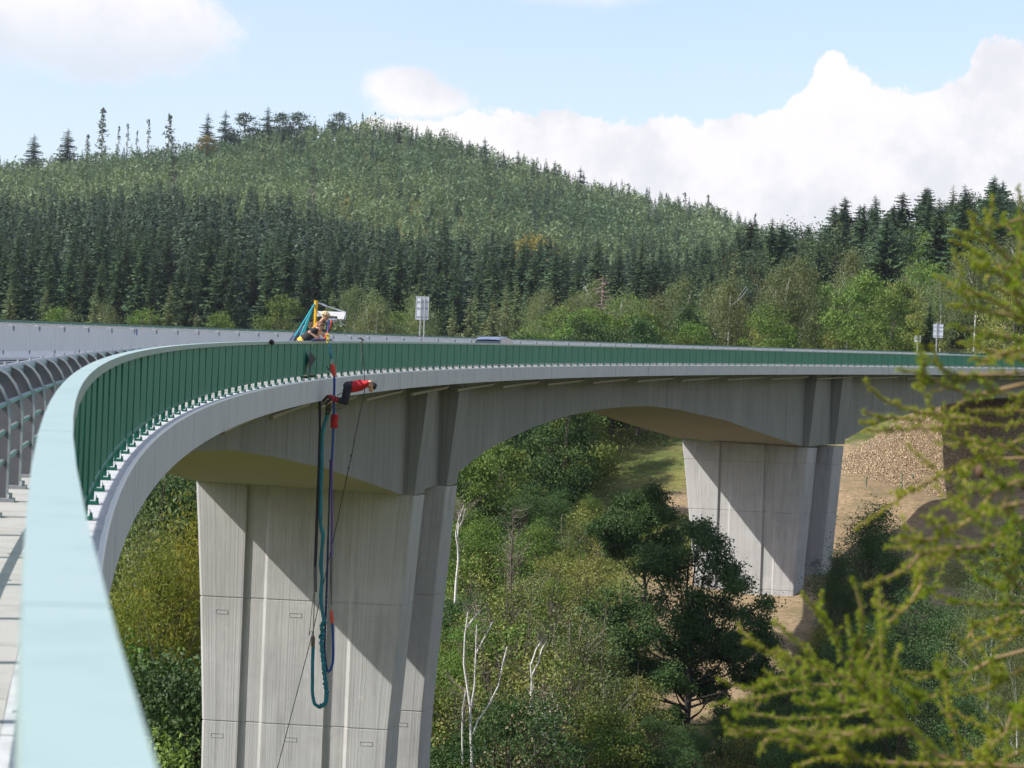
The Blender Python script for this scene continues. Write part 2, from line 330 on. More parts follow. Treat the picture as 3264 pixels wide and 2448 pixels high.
# pier leaves
PL = np.array([(0, -11.3), (-5.2, -11.15), (-7.5, -10.95), (-10.2, -10.76), (-15.5, -10.45), (-18, -10.40), (-50, -10.4)])
PR = np.array([(0, -1.2), (-5.4, -1.50), (-7.5, -1.66), (-10.1, -1.84), (-15.5, -2.22), (-18, -2.3), (-50, -2.3)])
PIERJ = {0: [-8.0, -13.33, -18.7, -24.0, -29.4], 1: [-2.35, -6.24, -12.25]}
PIERB = {0: -38.0, 1: -14.4}
ptop = {}
for t0, t1, pi in LEAVES:
    zr = lambda Z: Z - road((t0 + t1) / 2)
    top = road(t0) + zs(t0) + (0.0 if pi == 0 else -0.09)
    Z = sorted(set([top] + [j + d for j in PIERJ[pi] for d in (0.035, 0.02, -0.02, -0.035)] + list(np.linspace(PIERB[pi], top - 0.3, 24))), reverse=True)
    secs = []; run = None
    for z in Z:
        ins = 0.03 if any(abs(z - j) < 0.021 for j in PIERJ[pi]) else 0.0
        zz = zr(z); sh = 0 if pi == 0 else 0.0
        ul = float(np.interp(-zz, -PL[:, 0], PL[:, 1])) + ins; ur = float(np.interp(-zz, -PR[:, 0], PR[:, 1])) - ins
        if pi == 1: ul -= 0.75 * max(0.0, min(1.0, (17 + zz) / 11.0)) + 0.25
        tf, tb = t0 + ins, t1 - ins; dp = 0.17
        sec = [(tf + 0.11, ul), (tf, ul + 0.11), (tf, -8.84), (tf + dp, -8.80), (tf + dp, -7.97), (tf, -7.80), (tf, -5.10), (tf + dp, -5.06), (tf + dp, -4.21), (tf, -4.04), (tf, ur - 0.07), (tf + 0.07, ur), (tb, ur), (tb, -4.06), (tb - dp, -4.10), (tb - dp, -5.06), (tb, -5.10), (tb, -7.82), (tb - dp, -7.86), (tb - dp, -8.80), (tb, -8.84), (tb, ul)]
        q = []
        for t, u in sec:
            p = BP(t, u, 0); q.append((p.x, p.y, z + (0.24 * (u - UR) / (UL - UR) if z == top else 0)))
        secs.append(q); run = [u + 30 + 0.7 * (t - t0) for t, u in sec]
    g = G(); g.loft(secs)
    g.t = [np.tile(np.array(run, dtype=np.float32), len(secs))]
    leaf = g.build('pier', [M_pier], viaduct)
    # formwork anchor pockets: thin raised frames on the face
    a, b, c = TR(t0)
    for j in PIERJ[pi]:
        if pi == 1: continue
        for uc in (-9.75, -6.5, -3.2):
            P = BP(t0, uc, 0); P.z = j - 0.62; hw, hh = 0.26, 0.085; g = G()
            for du, dz_, su, sz in ((0, hh, hw, 0.014), (0, -hh, hw, 0.014), (-hw, 0, 0.014, hh), (hw, 0, 0.014, hh)):
                g.box(P + a * du + c * dz_ - b * 0.004, (su + 0.004 * (su > sz), 0.012, sz), 0, (a, b, c))
            g.build('anchor_pocket', [M_pier], leaf)
    if t0 == 216.8:                # graffiti on the rear leaf
        g = G(); gg = mat('graffiti_paint', (0.10, 0.10, 0.11), 0.8)
        def gz(x, y): return (2264 + x / 1.659, 1448 + y / 1.659)
        strokes = [[(482, 572), (486, 556), (492, 552), (498, 560), (494, 578), (484, 586)], [(496, 580), (504, 576), (512, 580), (506, 587), (498, 583), (496, 580)],
                   [(527, 568), (536, 580), (548, 596)], [(524, 596), (536, 582), (546, 560)], [(540, 590), (552, 574), (560, 560), (556, 584), (548, 590)],
                   [(560, 560), (570, 554), (580, 560), (578, 576), (566, 578), (560, 568), (560, 560)], [(558, 556), (568, 572), (580, 584)]]
        for st in strokes:
            pp = []
            for x, y in st:
                v = ray(*gz(x, y)); k = (b.x * BP(t0, -3, 0).x + b.y * BP(t0, -3, 0).y) / (b.x * v.x + b.y * v.y)
                bb = Vector((b.x, b.y, 0)).normalized()
                pp.append(v * k - bb * 0.012)
            g.tube(pp, 0.022, 5)
        g.build('graffiti', [gg], leaf)
# drain pipes slung under the overhang with a bend at their upper end
g = None
for k, t in enumerate(np.arange(62, 262, 11.3)):
    g = G(); pp = [BP(t + s, -0.62 - 0.0 * s, -0.95 + 0.018 * s - 0.05) for s in np.linspace(0, 8.6, 7)]
    e = BP(t + 9.0, -0.62, -0.78); pp += [BP(t + 8.85, -0.62, -0.81), e, BP(t + 9.1, -0.62, -0.55)]
    g.tube(pp, 0.075, 8); g.build('drain_pipe', [M_pipe], viaduct, smooth=True)

# road surface and markings (structure)
g = G(); g.loft([[BP(t, -1.455, -0.15), BP(t, -11.695, 0.185)] for t in TT], closed=False)
rd = kind(g.build('road', [M_asph]), 'structure')
g = G()
for u, zc in ((-1.95, -0.13), (-9.7, 0.124)):
    g.loft([[BP(t, u + 0.12, zc), BP(t, u - 0.12, zc + 0.008)] for t in TT], closed=False)
for k in range(30):
    g.loft([[BP(t, -5.7, -0.006), BP(t, -5.9, 0.001)] for t in np.linspace(-30 + k * 12, -24 + k * 12, 4)], closed=False)
kind(g.build('road_marking', [M_white]), 'structure')

# ---------------------------------------------------------------- parapet railings
SP = 1.68; KP = 26.5
def railing(u, zl, side, label, t_from, t_to, full):
    rl = thing('parapet_railing', label, 'railing', BP(t_from, u, zl)); 
    ks = [k for k in range(-60, 220) if t_from <= KP + k * SP <= t_to]
    tk = [KP + k * SP for k in ks]
    g = G(); secs = []
    for t in tk:
        secs.append([BP(t, u - 0.052, zl + 1.12), BP(t, u + 0.052, zl + 1.12), BP(t, u + 0.055, zl + 1.045), BP(t, u + 0.043, zl + 1.045), BP(t, u + 0.038, zl + 1.085), BP(t, u - 0.038, zl + 1.085), BP(t, u - 0.043, zl + 1.045), BP(t, u - 0.055, zl + 1.045)])
    g.loft(secs); g.build('handrail', [M_cap if full else M_green], rl)
    if full:
        for t in tk[1::3]:
            if t > 60: break
            a, b, c = TR(t); g = G(); g.box(BP(t + 0.3, u, zl + 1.084), (0.0528, 0.004, 0.0365), 0, (a, b, c)); g.build('handrail_joint', [M_seal], rl)
    def post(g, t):
        a, b, c = TR(t)
        g.box(BP(t, u, zl + 0.54) - a * (0.012 * side), (0.034, 0.008, 0.505), 0, (a, b, c))
    def foot(g, t):
        a, b, c = TR(t)
        g.box(BP(t, u, zl + 0.014) + a * 0.012 * side, (0.048, 0.075, 0.011), 0, (a, b, c))
        for q in (-1, 1):
            P = [BP(t, u, zl + 0.025) + a * (0.012 * side + q * 0.030), BP(t, u, zl + 0.025) + a * (0.012 * side + q * 0.046), BP(t, u, zl + 0.09) + a * (0.012 * side + q * 0.022)]
            g.loft([[p + b * 0.006 for p in P], [p - b * 0.006 for p in P]])
            for q2 in (-1, 1): g.tube([BP(t, u, zl + 0.025) + a * (0.012 * side + q * 0.034) + b * (0.055 * q2), BP(t, u, zl + 0.05) + a * (0.012 * side + q * 0.034) + b * (0.055 * q2)], 0.012, 6)
    def panel(g, ta, tb):
        n = random.gauss(0, 0.004); m_ = random.gauss(0, 0.004)
        secs = []
        for t, s in ((ta + 0.012, n), (tb - 0.012, m_)):
            o = u + 0.004 * side
            secs.append([BP(t, o + 0.005 + s, zl + 1.075), BP(t, o + 0.005 - s, zl + 0.184), BP(t, o + 0.014 - s, zl + 0.180), BP(t, o + 0.014 - s, zl + 0.146), BP(t, o - 0.014 - s, zl + 0.146), BP(t, o - 0.014 - s, zl + 0.180), BP(t, o - 0.005 - s, zl + 0.184), BP(t, o - 0.005 + s, zl + 1.075)])
        g.loft(secs)
    sel = [i for i, t in enumerate(tk) if full and 14 < t < 182][:99]
    gp, gf, gn = G(), G(), G()
    for i, t in enumerate(tk):
        if i in sel:
            a = G(); post(a, t); po = a.build('post', [M_green], rl)
            a = G(); foot(a, t); a.build('base_plate', [M_green], po)
            if i + 1 < len(tk): a = G(); panel(a, t, tk[i + 1]); a.build('panel', [M_panel], rl)
        else:
            post(gp, t); foot(gp, t)
            if i + 1 < len(tk): panel(gn, t, tk[i + 1])
    kind(gp.build('posts', [M_green], rl), 'stuff'); kind(gn.build('panels', [M_panel], rl), 'stuff')
    return rl
railing(0.0, 0.0, 1, 'green steel parapet with solid panels and pale handrail along the near deck edge', -30, 316, True)
railing(-13.15, 0.30, 1, 'far green parapet whose handrail peeks over the grey concrete barrier', -30, 316, False)

# ---------------------------------------------------------------- guard rails
def guard(u, zl, side, label, ta, tb, full):
    gr = thing('steel_guard_rail', label, 'guard rail', BP(ta, u, zl))
    ks = [k for k in range(-60, 220) if ta <= KP + k * SP <= tb]
    t_ = np.arange(ta, tb, 0.84)
    prof = [(0.0, 0.0), (0.0, 0.60), (-0.02, 0.74), (-0.07, 0.86), (-0.14, 0.945), (-0.22, 0.985), (-0.22, 0.955), (-0.26, 0.60), (-0.26, 0.0)]
    def plate(g, t):
        a, b, c = TR(t)
        g.loft([[BP(t, u + x * side, zl + 0.03 + z) + b * d for x, z in prof] for d in (-0.006, 0.006)], mi=1)
        for (x0, z0), (x1, z1) in zip(prof[:5], prof[1:6]):
            P0, P1 = BP(t, u + x0 * side, zl + 0.03 + z0), BP(t, u + x1 * side, zl + 0.03 + z1)
            dz = (P1 - P0).normalized(); nn = b.cross(dz)
            g.box((P0 + P1) / 2, (0.009, 0.035, (P1 - P0).length / 2 + 0.004), 0, (nn, b, dz))
    def base(g, t):
        a, b, c = TR(t)
        g.box(BP(t, u - 0.13 * side, zl + 0.014), (0.19, 0.10, 0.013), 0, (a, b, c))
        for q in (-1, 1):
            for w in (-1, 1): g.tube([BP(t, u - 0.13 * side + q * 0.15, zl + 0.027) + b * 0.07 * w, BP(t, u - 0.13 * side + q * 0.15, zl + 0.065) + b * 0.07 * w], 0.02, 6)
    go = G(); used = 0
    for k in ks:
        t = KP + k * SP
        if full and t > 17 and used < 60:
            used += 1
            a = G(); plate(a, t); po = a.build('post', [M_galv, M_plate], gr)
            a = G(); base(a, t); a.build('base_plate', [M_galv], po)
        else: plate(go, t); base(go, t)
    kind(go.build('posts', [M_galv, M_plate], gr), 'stuff')
    a = G(); a.tube([BP(t, u - 0.27 * side, zl + 0.975) for t in t_], 0.052, 10)
    for k in ks:
        t = KP + k * SP
        a.tube([BP(t - 0.16, u - 0.27 * side, zl + 0.975), BP(t - 0.10, u - 0.27 * side, zl + 0.975)], 0.058, 10)
        a.tube([BP(t - 0.13, u - 0.27 * side, zl + 1.02), BP(t - 0.13, u - 0.27 * side, zl + 1.05)], 0.016, 6)
    a.build('top_tube', [M_galv], gr, smooth=False)
    for z in (0.772, 0.552, 0.315):
        a = G(); a.tube([BP(t, u + 0.0 - 0.045 * side, zl + z) for t in t_], 0.021, 8)
        for k in ks:
            t = KP + k * SP; a.tube([BP(t + 0.22, u - 0.045 * side, zl + z), BP(t + 0.28, u - 0.045 * side, zl + z)], 0.032, 8)
        a.build('tube', [M_galv], gr, smooth=False)
    return gr
guard(-0.66, 0.0, 1, 'grey galvanised tube guard rail with curved plate posts beside the near walkway', -30, 300, True)
guard(-12.0, 0.30, -1, 'galvanised tube guard rail running behind the far concrete barrier', 40, 268, False)

# ---------------------------------------------------------------- concrete barrier segments
BL = 3.33; UB = -10.3
nseg = 0
for k in range(64):
    ta = 58.0 + k * BL + 0.15; tb = ta + BL - 0.022; z0 = 0.145
    prof = [(0.0, 0.0), (0.0, 0.075), (-0.17, 0.27), (-0.235, 1.09), (-0.395, 1.09), (-0.46, 0.27), (-0.63, 0.075), (-0.63, 0.0)]
    org = BP((ta + tb) / 2, UB - 0.3, z0)
    g = G(); g.loft([[BP(t, UB + x, z0 + z) - org for x, z in prof] for t in np.linspace(ta, tb, 3)])
    for s in (0.28, 0.72):           # small drain slots / lifting marks
        t = ta + (tb - ta) * s; a, b, c = TR(t)
        g.box(BP(t, UB - 0.188, z0 + 0.40) - org, (0.006, 0.02, 0.05), 1, (a, b, c))
    a, b, c = TR(ta); g.box(BP(ta + 1.66, UB - 0.10, z0 + 0.19) - org, (0.012, 0.02, 0.11), 1, (a, b, c))
    o = g.build('barrier_segment', [M_barr, M_joint])
    o.location = org
    tag(o, 'grey precast concrete safety barrier segment in the row along the far side of the road', 'barrier', 'precast barrier segments along the road')
    g = G(); a, b, c = TR(tb + 0.011)
    g.box(BP(tb + 0.011, UB - 0.225, z0 + 1.0) - org, (0.018, 0.085, 0.075), 0, (a, b, c)); g.box(BP(tb + 0.011, UB - 0.315, z0 + 1.106) - org, (0.075, 0.085, 0.012), 0, (a, b, c))
    o2 = g.build('joint_clamp', [M_galv]); o2.parent = o
    if k in (13, 32, 51):
        g = G(); g.box(BP(ta + 0.3, UB - 0.21, z0 + 0.98) - org, (0.012, 0.05, 0.12), 0, TR(ta)); o2 = g.build('reflector', [M_blue]); o2.parent = o

# ---------------------------------------------------------------- road signs (seen from behind)
def on_u(px, py, u):
    v = ray(px, py); cx_ = DX + RAD; r = RAD - u; a = v.x ** 2 + v.y ** 2; b = -2 * v.x * cx_; c = cx_ * cx_ - r * r
    k = (-b + math.sqrt(b * b - 4 * a * c)) / (2 * a); p = v * k; return RAD * math.atan2(p.y, cx_ - p.x)
def sign(px, ytop, ypan, wpx, t, u, posts, label):
    t = on_u(px * V_, ypan * V_, u); a, b, c = TR(t)
    base = BP(t, u, 0.30)
    sg = thing('road_sign', label, 'road sign', base)
    d = math.hypot(base.x, base.y); mpp = d / FPX * V_          # metres per view px
    def zof(y): 
        v = ray(px * V_, y * V_); return (v * (d / math.hypot(v.x, v.y))).z
    zt, zb = zof(ytop), zof(ypan); w = wpx * mpp
    vr = Vector((math.cos(0.30), -math.sin(0.30), 0)); vf = Vector((math.sin(0.30), math.cos(0.30), 0))
    mid = Vector((base.x, base.y, (zt + zb) / 2))
    g = G(); g.box(mid + vf * 0.05, (w / 2, 0.012, (zt - zb) / 2), 0, (vr, vf, c))
    for q in (-1, 1):
        g.box(mid + vf * 0.03 + vr * (w / 2 - 0.012) * q, (0.012, 0.02, (zt - zb) / 2 + 0.012), 0, (vr, vf, c)); g.box(mid + vf * 0.03 + c * (zt - zb) / 2 * q, (w / 2 + 0.001, 0.019, 0.014), 0, (vr, vf, c))
    g.build('sign_panel', [M_signback], sg)
    for zz in ((0.78, 0.5, 0.12) if zt - zb > 1.0 else (0.5,)):
        g = G(); g.box(Vector((base.x, base.y, zb + (zt - zb) * zz)) + vf * 0.012, (w / 2 - 0.03, 0.018, 0.025), 0, (vr, vf, c)); g.build('bracket', [M_galv], sg)
    for o in posts:
        g = G(); g.tube([base + vr * o - vf * 0.04, Vector((base.x, base.y, zt - (0.03 if len(posts) > 1 else -0.2))) + vr * o - vf * 0.04], 0.045 if len(posts) > 1 else 0.06, 10)
        g.build('post', [M_galv], sg, smooth=True)
sign(911, 641, 690, 28, 163.0, -13.0, (-0.07, 0.17), 'large grey backed road sign on two steel posts behind the railing left of the car')
sign(2026, 700, 729, 21, 264.0, -13.0, (-0.12,), 'tall single post road sign seen from behind beside the larch branches')
sign(1982, 725, 739, 13, 258.5, -13.0, (0.0,), 'small low white backed sign on a thin post near the far end of the bridge')

# ---------------------------------------------------------------- car on the near carriageway
def car():
    t = 153.5; u = -6.6; a, b, c = TR(t); base = BP(t, u, 0.02)
    root = thing('estate_car', 'silver blue estate car whose roof and side windows show over the green railing', 'car', base)
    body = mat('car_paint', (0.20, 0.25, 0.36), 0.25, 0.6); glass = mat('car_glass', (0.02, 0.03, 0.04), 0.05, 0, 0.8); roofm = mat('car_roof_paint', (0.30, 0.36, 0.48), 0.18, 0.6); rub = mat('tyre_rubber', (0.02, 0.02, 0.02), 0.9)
    def P(x, y, z): return base + a * x + b * y + c * z
    # lower body
    L = 2.25
    prof = [(-L, 0.35), (-L, 0.80), (-L + 0.12, 0.95), (1.0, 0.95), (1.9, 0.80), (L, 0.62), (L, 0.30), (1.75, 0.24), (-1.9, 0.24)]
    g = G(); g.loft([[P(x * (1 if 0.2 < z < 0.9 else 0.95), y, z) for y, z in prof] for x in (-0.86, -0.80, 0.80, 0.86)]); g.build('body', [body], root)
    gl = [(-2.12, 0.93), (-1.95, 1.22), (-1.75, 1.405), (0.05, 1.43), (0.35, 1.38), (1.15, 0.93)]
    g = G(); g.loft([[P(s * (0.80 - 0.22 * max(0, z - 0.93)), y, z) for y, z in gl] for s in (-1, 1)]); g.build('window', [glass], root)
    rf = [(-1.98, 1.30), (-1.80, 1.425), (-1.2, 1.455), (-0.3, 1.465), (0.15, 1.44), (0.42, 1.37)]
    g = G(); g.loft([[P(s * w, y, z + dz) for y, z in rf] for s, w, dz in ((-1, 0.70, -0.03), (-1, 0.62, 0.0), (0, 0.0, 0.022), (1, 0.62, 0.0), (1, 0.70, -0.03))], closed=False); g.build('roof', [roofm], root, smooth=True)
    for q in (-1, 1):
        g = G(); g.tube([P(q * 0.62, y, z + 0.045 - (0.04 if i in (0, 4) else 0)) for i, (y, z) in enumerate(((-1.75, 1.43), (-1.6, 1.445), (-0.7, 1.465), (0.0, 1.45), (0.12, 1.44)))], 0.018, 6); g.build('roof_rail', [M_galv], root)
        for ya, yb in ((-1.15, -1.08), (-0.25, -0.17)):
            g = G(); g.loft([[P(q * (0.795 - 0.22 * max(0, z - 0.93) + 0.006), y, z) for y, z in ((ya, 0.94), (yb, 0.94), (yb - 0.0, 1.40), (ya, 1.40))], [P(q * (0.77 - 0.22 * max(0, z - 0.93)), y, z) for y, z in ((ya, 0.94), (yb, 0.94), (yb, 1.40), (ya, 1.40))]]); g.build('window_pillar', [body], root)
        for y in (-1.35, 1.35):
            g = G(); g.tube([P(q * 0.68, y, 0.32), P(q * 0.88, y, 0.32)], 0.32, 20); w = g.build('wheel', [rub], root)
            g = G(); g.tube([P(q * 0.865, y, 0.32), P(q * 0.89, y, 0.32)], 0.20, 16); g.build('rim', [M_galv], w)
    g = G(); g.tube([P(0, -1.5, 1.45), P(0, -1.75, 1.62)], 0.01, 5); g.build('aerial', [rub], root)
    root.scale = (1, 1, 0.965)
car()

# ---------------------------------------------------------------- terrain
def yh(x): return 912 + 0.038 * (x - 1106)
def zof(x, y, d): return (yh(x) - y) / 5752.0 * d
COLS = {   # view-px column -> (distance, height) profile of the bare ground
 -2500: [(0, -24), (60, -26), (115, -33), (250, -22), (480, 5), (800, 30), (1250, 90), (1700, 70), (5000, -20)],
 -300: [(0, -24), (60, -27), (115, -34), (200, -28), (300, -14), (480, 8), (800, 38), (1250, 101), (1700, 85), (5000, -20)],
 0:    [(0, -24), (60, -27), (115, -35), (200, -28), (300, -13), (480, 9), (800, 40), (1250, 104), (1700, 85), (5000, -20)],
 300:  [(0, -24), (60, -27), (115, -36), (200, -28), (300, -12), (480, 10), (800, 46), (1250, 112), (1700, 90), (5000, -20)],
 600:  [(0, -24), (60, -27), (115, -37), (200, -27), (300, -10), (480, 10), (800, 46), (1250, 123), (1700, 95), (5000, -20)],
 760:  [(0, -24), (60, -27), (115, -37), (200, -25), (300, -8), (480, 10), (780, 38), (1250, 131), (1700, 95), (5000, -20)],
 900:  [(0, -24), (60, -27), (115, -36), (160, -25), (220, -15), (300, -5), (480, 10), (760, 34), (1250, 128), (1700, 95), (5000, -20)],
 1100: [(0, -24), (60, -27), (115, -33), (160, -21.5), (200, -15.5), (240, -9), (300, -2), (480, 11), (740, 30), (1250, 116), (1700, 90), (5000, -20)],
 1300: [(0, -24), (60, -26), (115, -31), (160, -21), (200, -14.5), (240, -7.5), (300, 0), (480, 12), (720, 24), (1230, 103), (1700, 85), (5000, -20)],
 1500: [(0, -23), (60, -25), (115, -28), (165, -20), (200, -14.4), (240, -7.2), (300, 2), (460, 12), (600, 18), (720, 20), (1200, 92), (1700, 75), (5000, -20)],
 1650: [(0, -22), (60, -24), (115, -26), (165, -18.5), (205, -13.7), (240, -8.5), (300, 4), (440, 13), (590, 22), (720, 20), (1180, 81), (1700, 70), (5000, -20)],
 1850: [(0, -20), (60, -22), (115, -24), (165, -17.5), (212, -12.5), (252, -6.0), (300, 5), (430, 15), (590, 29), (720, 22), (1180, 58), (1700, 60), (5000, -20)],
 2050: [(0, -18), (60, -20), (115, -22), (165, -16.5), (215, -11.6), (258, -5.8), (300, 6), (430, 18), (590, 33), (720, 25), (1180, 60), (1700, 50), (5000, -20)],
 2250: [(0, -16), (60, -18), (115, -20), (165, -15), (215, -10.5), (258, -4), (300, 7), (430, 20), (590, 35), (720, 27), (1180, 55), (1700, 45), (5000, -20)],
 3800: [(0, -14), (60, -15), (115, -16), (215, -8), (300, 6), (430, 18), (600, 34), (1180, 50), (1700, 45), (5000, -20)],
}
cx = sorted(COLS)
CAZ = np.array([YAW + math.atan((x - 1106) / 5752) for x in cx]); CAZ[0] = -0.9; CAZ[-1] = 1.1
DG = np.concatenate([np.arange(0, 700, 5.0), np.arange(700, 1800, 15.0), np.arange(1800, 5200, 200.0)])
TAB = np.array([np.interp(DG, [q[0] for q in COLS[x]], [q[1] for q in COLS[x]]) for x in cx])
for _ in range(3):                     # soften the kinks along distance
    TAB[:, 2:140] = (TAB[:, 1:139] + TAB[:, 2:140] + TAB[:, 3:141]) / 3
def ground(x, y):
    x = np.asarray(x, float); y = np.asarray(y, float)
    d = np.hypot(x, y); a = np.arctan2(x, y)
    back = np.abs(a) > 1.6
    a = np.clip(a, CAZ[0], CAZ[-1] - 1e-6)
    i = np.clip(np.searchsorted(CAZ, a, side='right') - 1, 0, len(CAZ) - 2)
    f = (a - CAZ[i]) / (CAZ[i + 1] - CAZ[i]); f = f * f * (3 - 2 * f)
    dj = np.interp(d, DG, np.arange(len(DG))); j = np.clip(dj.astype(int), 0, len(DG) - 2); e = dj - j
    z = (TAB[i, j] * (1 - e) + TAB[i, j + 1] * e) * (1 - f) + (TAB[i + 1, j] * (1 - e) + TAB[i + 1, j + 1] * e) * f
    z = np.where(back, np.minimum(z, np.interp(d, [0, 40, 200, 5000], [-22, -10, 15, 40])), z)
    w = np.clip((d - 20) / 200, 0.15, 1.0)
    z = z + w * (0.5 * np.sin(x * 0.11 + 1.3) * np.cos(y * 0.093) + 0.3 * np.sin(x * 0.31 + y * 0.22) + 0.9 * np.sin(x * 0.023 + 2) * np.sin(y * 0.019))
    return z
def gz1(x, y): return float(ground(np.array([x]), np.array([y]))[0])
M_ground = mat('forest_floor', (0.080, 0.088, 0.030), 1.0, 0, 0.1)
n = NT(M_ground.node_tree); b_ = M_ground.node_tree.nodes['Principled BSDF']
tcd = n.new('ShaderNodeTexCoord').outputs['Object']
na = n.noise(tcd, 0.09, 6, 0.6); nb_ = n.noise(tcd, 1.2, 5, 0.65)
c = n.mix(n.smooth(na, 0.4, 0.62), (0.085, 0.115, 0.028, 1), (0.200, 0.190, 0.060, 1))
c = n.mix(n.m('MULTIPLY', n.smooth(nb_, 0.42, 0.65), 0.6), c, (0.055, 0.045, 0.025, 1))
dirt = n.new('ShaderNodeAttribute', attribute_name='tint').outputs['Fac']
dm = n.smooth(n.m('ADD', dirt, n.m('MULTIPLY', n.m('SUBTRACT', nb_, 0.5), 0.9)), 0.40, 0.62)
dcol = n.mix(n.smooth(n.noise(tcd, 2.6, 6, 0.7), 0.35, 0.65), (0.37, 0.27, 0.16, 1), (0.22, 0.165, 0.10, 1))
dcol = n.mix(n.m('MULTIPLY', n.smooth(n.noise(tcd, 0.35, 6, 0.7), 0.45, 0.62), 0.6), dcol, (0.15, 0.13, 0.07, 1))
n.l.new(n.mix(dm, c, dcol), b_.inputs['Base Color'])
bn = n.new('ShaderNodeBump', ins={'Strength': 0.8, 'Distance': 0.25, 'Height': n.noise(tcd, 2.2, 6, 0.7)}); n.l.new(bn.outputs[0], b_.inputs['Normal'])
# dirt patches: bare earth round the far pier, the berm and the works road
DIRT = [(1700, 1330, 205, 18), (1640, 1340, 200, 12), (1820, 1200, 230, 15), (1860, 1110, 243, 16), (1950, 1090, 252, 22), (1560, 1480, 183, 13), (2050, 1120, 256, 24), (1450, 1640, 166, 9), (1500, 1060, 245, 8), (1620, 1450, 190, 10), (2120, 1180, 240, 16)]
DP = [(lambda v: (v.x, v.y, r))(VW(x, y, d)) for x, y, d, r in DIRT]
az_ = np.concatenate([np.linspace(-math.pi, -0.9, 24), np.linspace(-0.86, -0.03, 40), np.linspace(-0.025, 0.42, 330), np.linspace(0.44, 1.2, 40), np.linspace(1.3, math.pi, 20)])
dd_ = np.concatenate([[0.5, 8, 16, 28, 44], np.arange(60, 330, 2.2), np.arange(332, 700, 6), np.arange(706, 1400, 14), np.arange(1420, 3000, 120), [3300]])
AA, DDm = np.meshgrid(az_, dd_); X = np.sin(AA) * DDm; Y = np.cos(AA) * DDm; Zg = ground(X, Y)
dmask = np.zeros_like(X)
for x, y, r in DP: dmask = np.maximum(dmask, np.clip(1.3 - np.hypot(X - x, Y - y) / r, 0, 1))
g = G(); nr, ncol = X.shape
i = np.arange(nr - 1)[:, None] * ncol; j = np.arange(ncol - 1)
g.add(np.stack([X, Y, Zg], -1).reshape(-1, 3), np.stack([i + j, i + j + 1, i + ncol + j + 1, i + ncol + j], -1).reshape(-1, 4), 0, dmask.ravel())
kind(g.build('ground', [M_ground], smooth=True), 'structure')

# stone-faced abutment embankment
M_rip = mat('riprap_stone', (0.42, 0.31, 0.19), 0.95, 0, 0.2)
n = NT(M_rip.node_tree); b_ = M_rip.node_tree.nodes['Principled BSDF']
tcd = n.new('ShaderNodeTexCoord').outputs['Object']
vo = n.new('ShaderNodeTexVoronoi', feature='F1', ins={'Scale': 4.6}); n.l.new(tcd, vo.inputs['Vector'])
ve = n.new('ShaderNodeTexVoronoi', feature='DISTANCE_TO_EDGE', ins={'Scale': 4.6}); n.l.new(tcd, ve.inputs['Vector'])
sx = n.new('ShaderNodeSeparateColor', ins={0: vo.outputs['Color']}).outputs[0]
c = n.mix(sx, (0.36, 0.265, 0.155, 1), (0.47, 0.36, 0.23, 1)); c = n.mix(n.smooth(ve.outputs['Distance'], 0.10, 0.0), c, (0.22, 0.15, 0.09, 1))
n.l.new(c, b_.inputs['Base Color'])
hh = n.m('ADD', n.smooth(ve.outputs['Distance'], 0.0, 0.25), n.m('MULTIPLY', sx, 0.8))
bn = n.new('ShaderNodeBump', ins={'Strength': 1.0, 'Distance': 0.22, 'Height': hh}); n.l.new(bn.outputs[0], b_.inputs['Normal'])
EMB = np.concatenate([np.arange(232, 292, 0.45), np.arange(292, 335, 3)]); EU = np.arange(-52, 44, 0.45)
TT2, UU2 = np.meshgrid(EMB, EU, indexing='ij')
top_ = np.array([road(t) for t in EMB])[:, None] - 3.1
ft = np.maximum(0, 266.5 - TT2); fs = np.maximum(0, np.maximum(-12.8 - UU2, UU2 - 0.0))
zz = top_ - np.hypot(ft / 1.25, fs / 1.35)
zz = np.where(TT2 > 270, np.minimum(zz + np.minimum((TT2 - 270) * 1.0, 2.75) * (fs < 0.3), road(270) + 3), zz)
PH = TT2 / RAD; RR = RAD - UU2
EX = DX + RAD - RR * np.cos(PH); EY = RR * np.sin(PH)
zz = zz + rng.normal(0, 0.075, zz.shape) * (TT2 < 292)
gg_ = ground(EX, EY)
g = G(); nr, ncol = EX.shape; i = np.arange(nr - 1)[:, None] * ncol; j = np.arange(ncol - 1)
F = np.stack([i + j, i + ncol + j, i + ncol + j + 1, i + j + 1], -1).reshape(-1, 4)
keep = ((zz - gg_) > -1.2).ravel()[F].any(1)
g.add(np.stack([EX, EY, zz], -1).reshape(-1, 3), F[keep])
kind(g.build('embankment', [M_rip]), 'structure')
idx = np.argwhere((TT2 > 238) & (TT2 < 269) & (UU2 > -40) & (UU2 < 8) & ((zz - gg_) > -0.1)); idx = idx[rng.permutation(len(idx))[:14000]]
P = np.stack([EX, EY, zz], -1)[idx[:, 0], idx[:, 1]] + rng.normal(0, 0.18, (len(idx), 3)) * [1, 1, 0.2]
oc = np.array([(1, 0, 0), (-1, 0, 0), (0, 1, 0), (0, -1, 0), (0, 0, 1), (0, 0, -1)], float); of = np.array([(0, 2, 4), (2, 1, 4), (1, 3, 4), (3, 0, 4), (2, 0, 5), (1, 2, 5), (3, 1, 5), (0, 3, 5)])
sz_r = rng.uniform(0.045, 0.13, (len(P), 1, 1)); vv_ = P[:, None] + (oc[None] * rng.uniform(0.6, 1.3, (len(P), 6, 1)) + rng.normal(0, 0.25, (len(P), 6, 3))) * sz_r
g = G(); g.add(vv_.reshape(-1, 3), (np.arange(len(P))[:, None, None] * 6 + of[None]).reshape(-1, 3), 0, np.repeat(rng.uniform(0, 1, len(P)), 6))
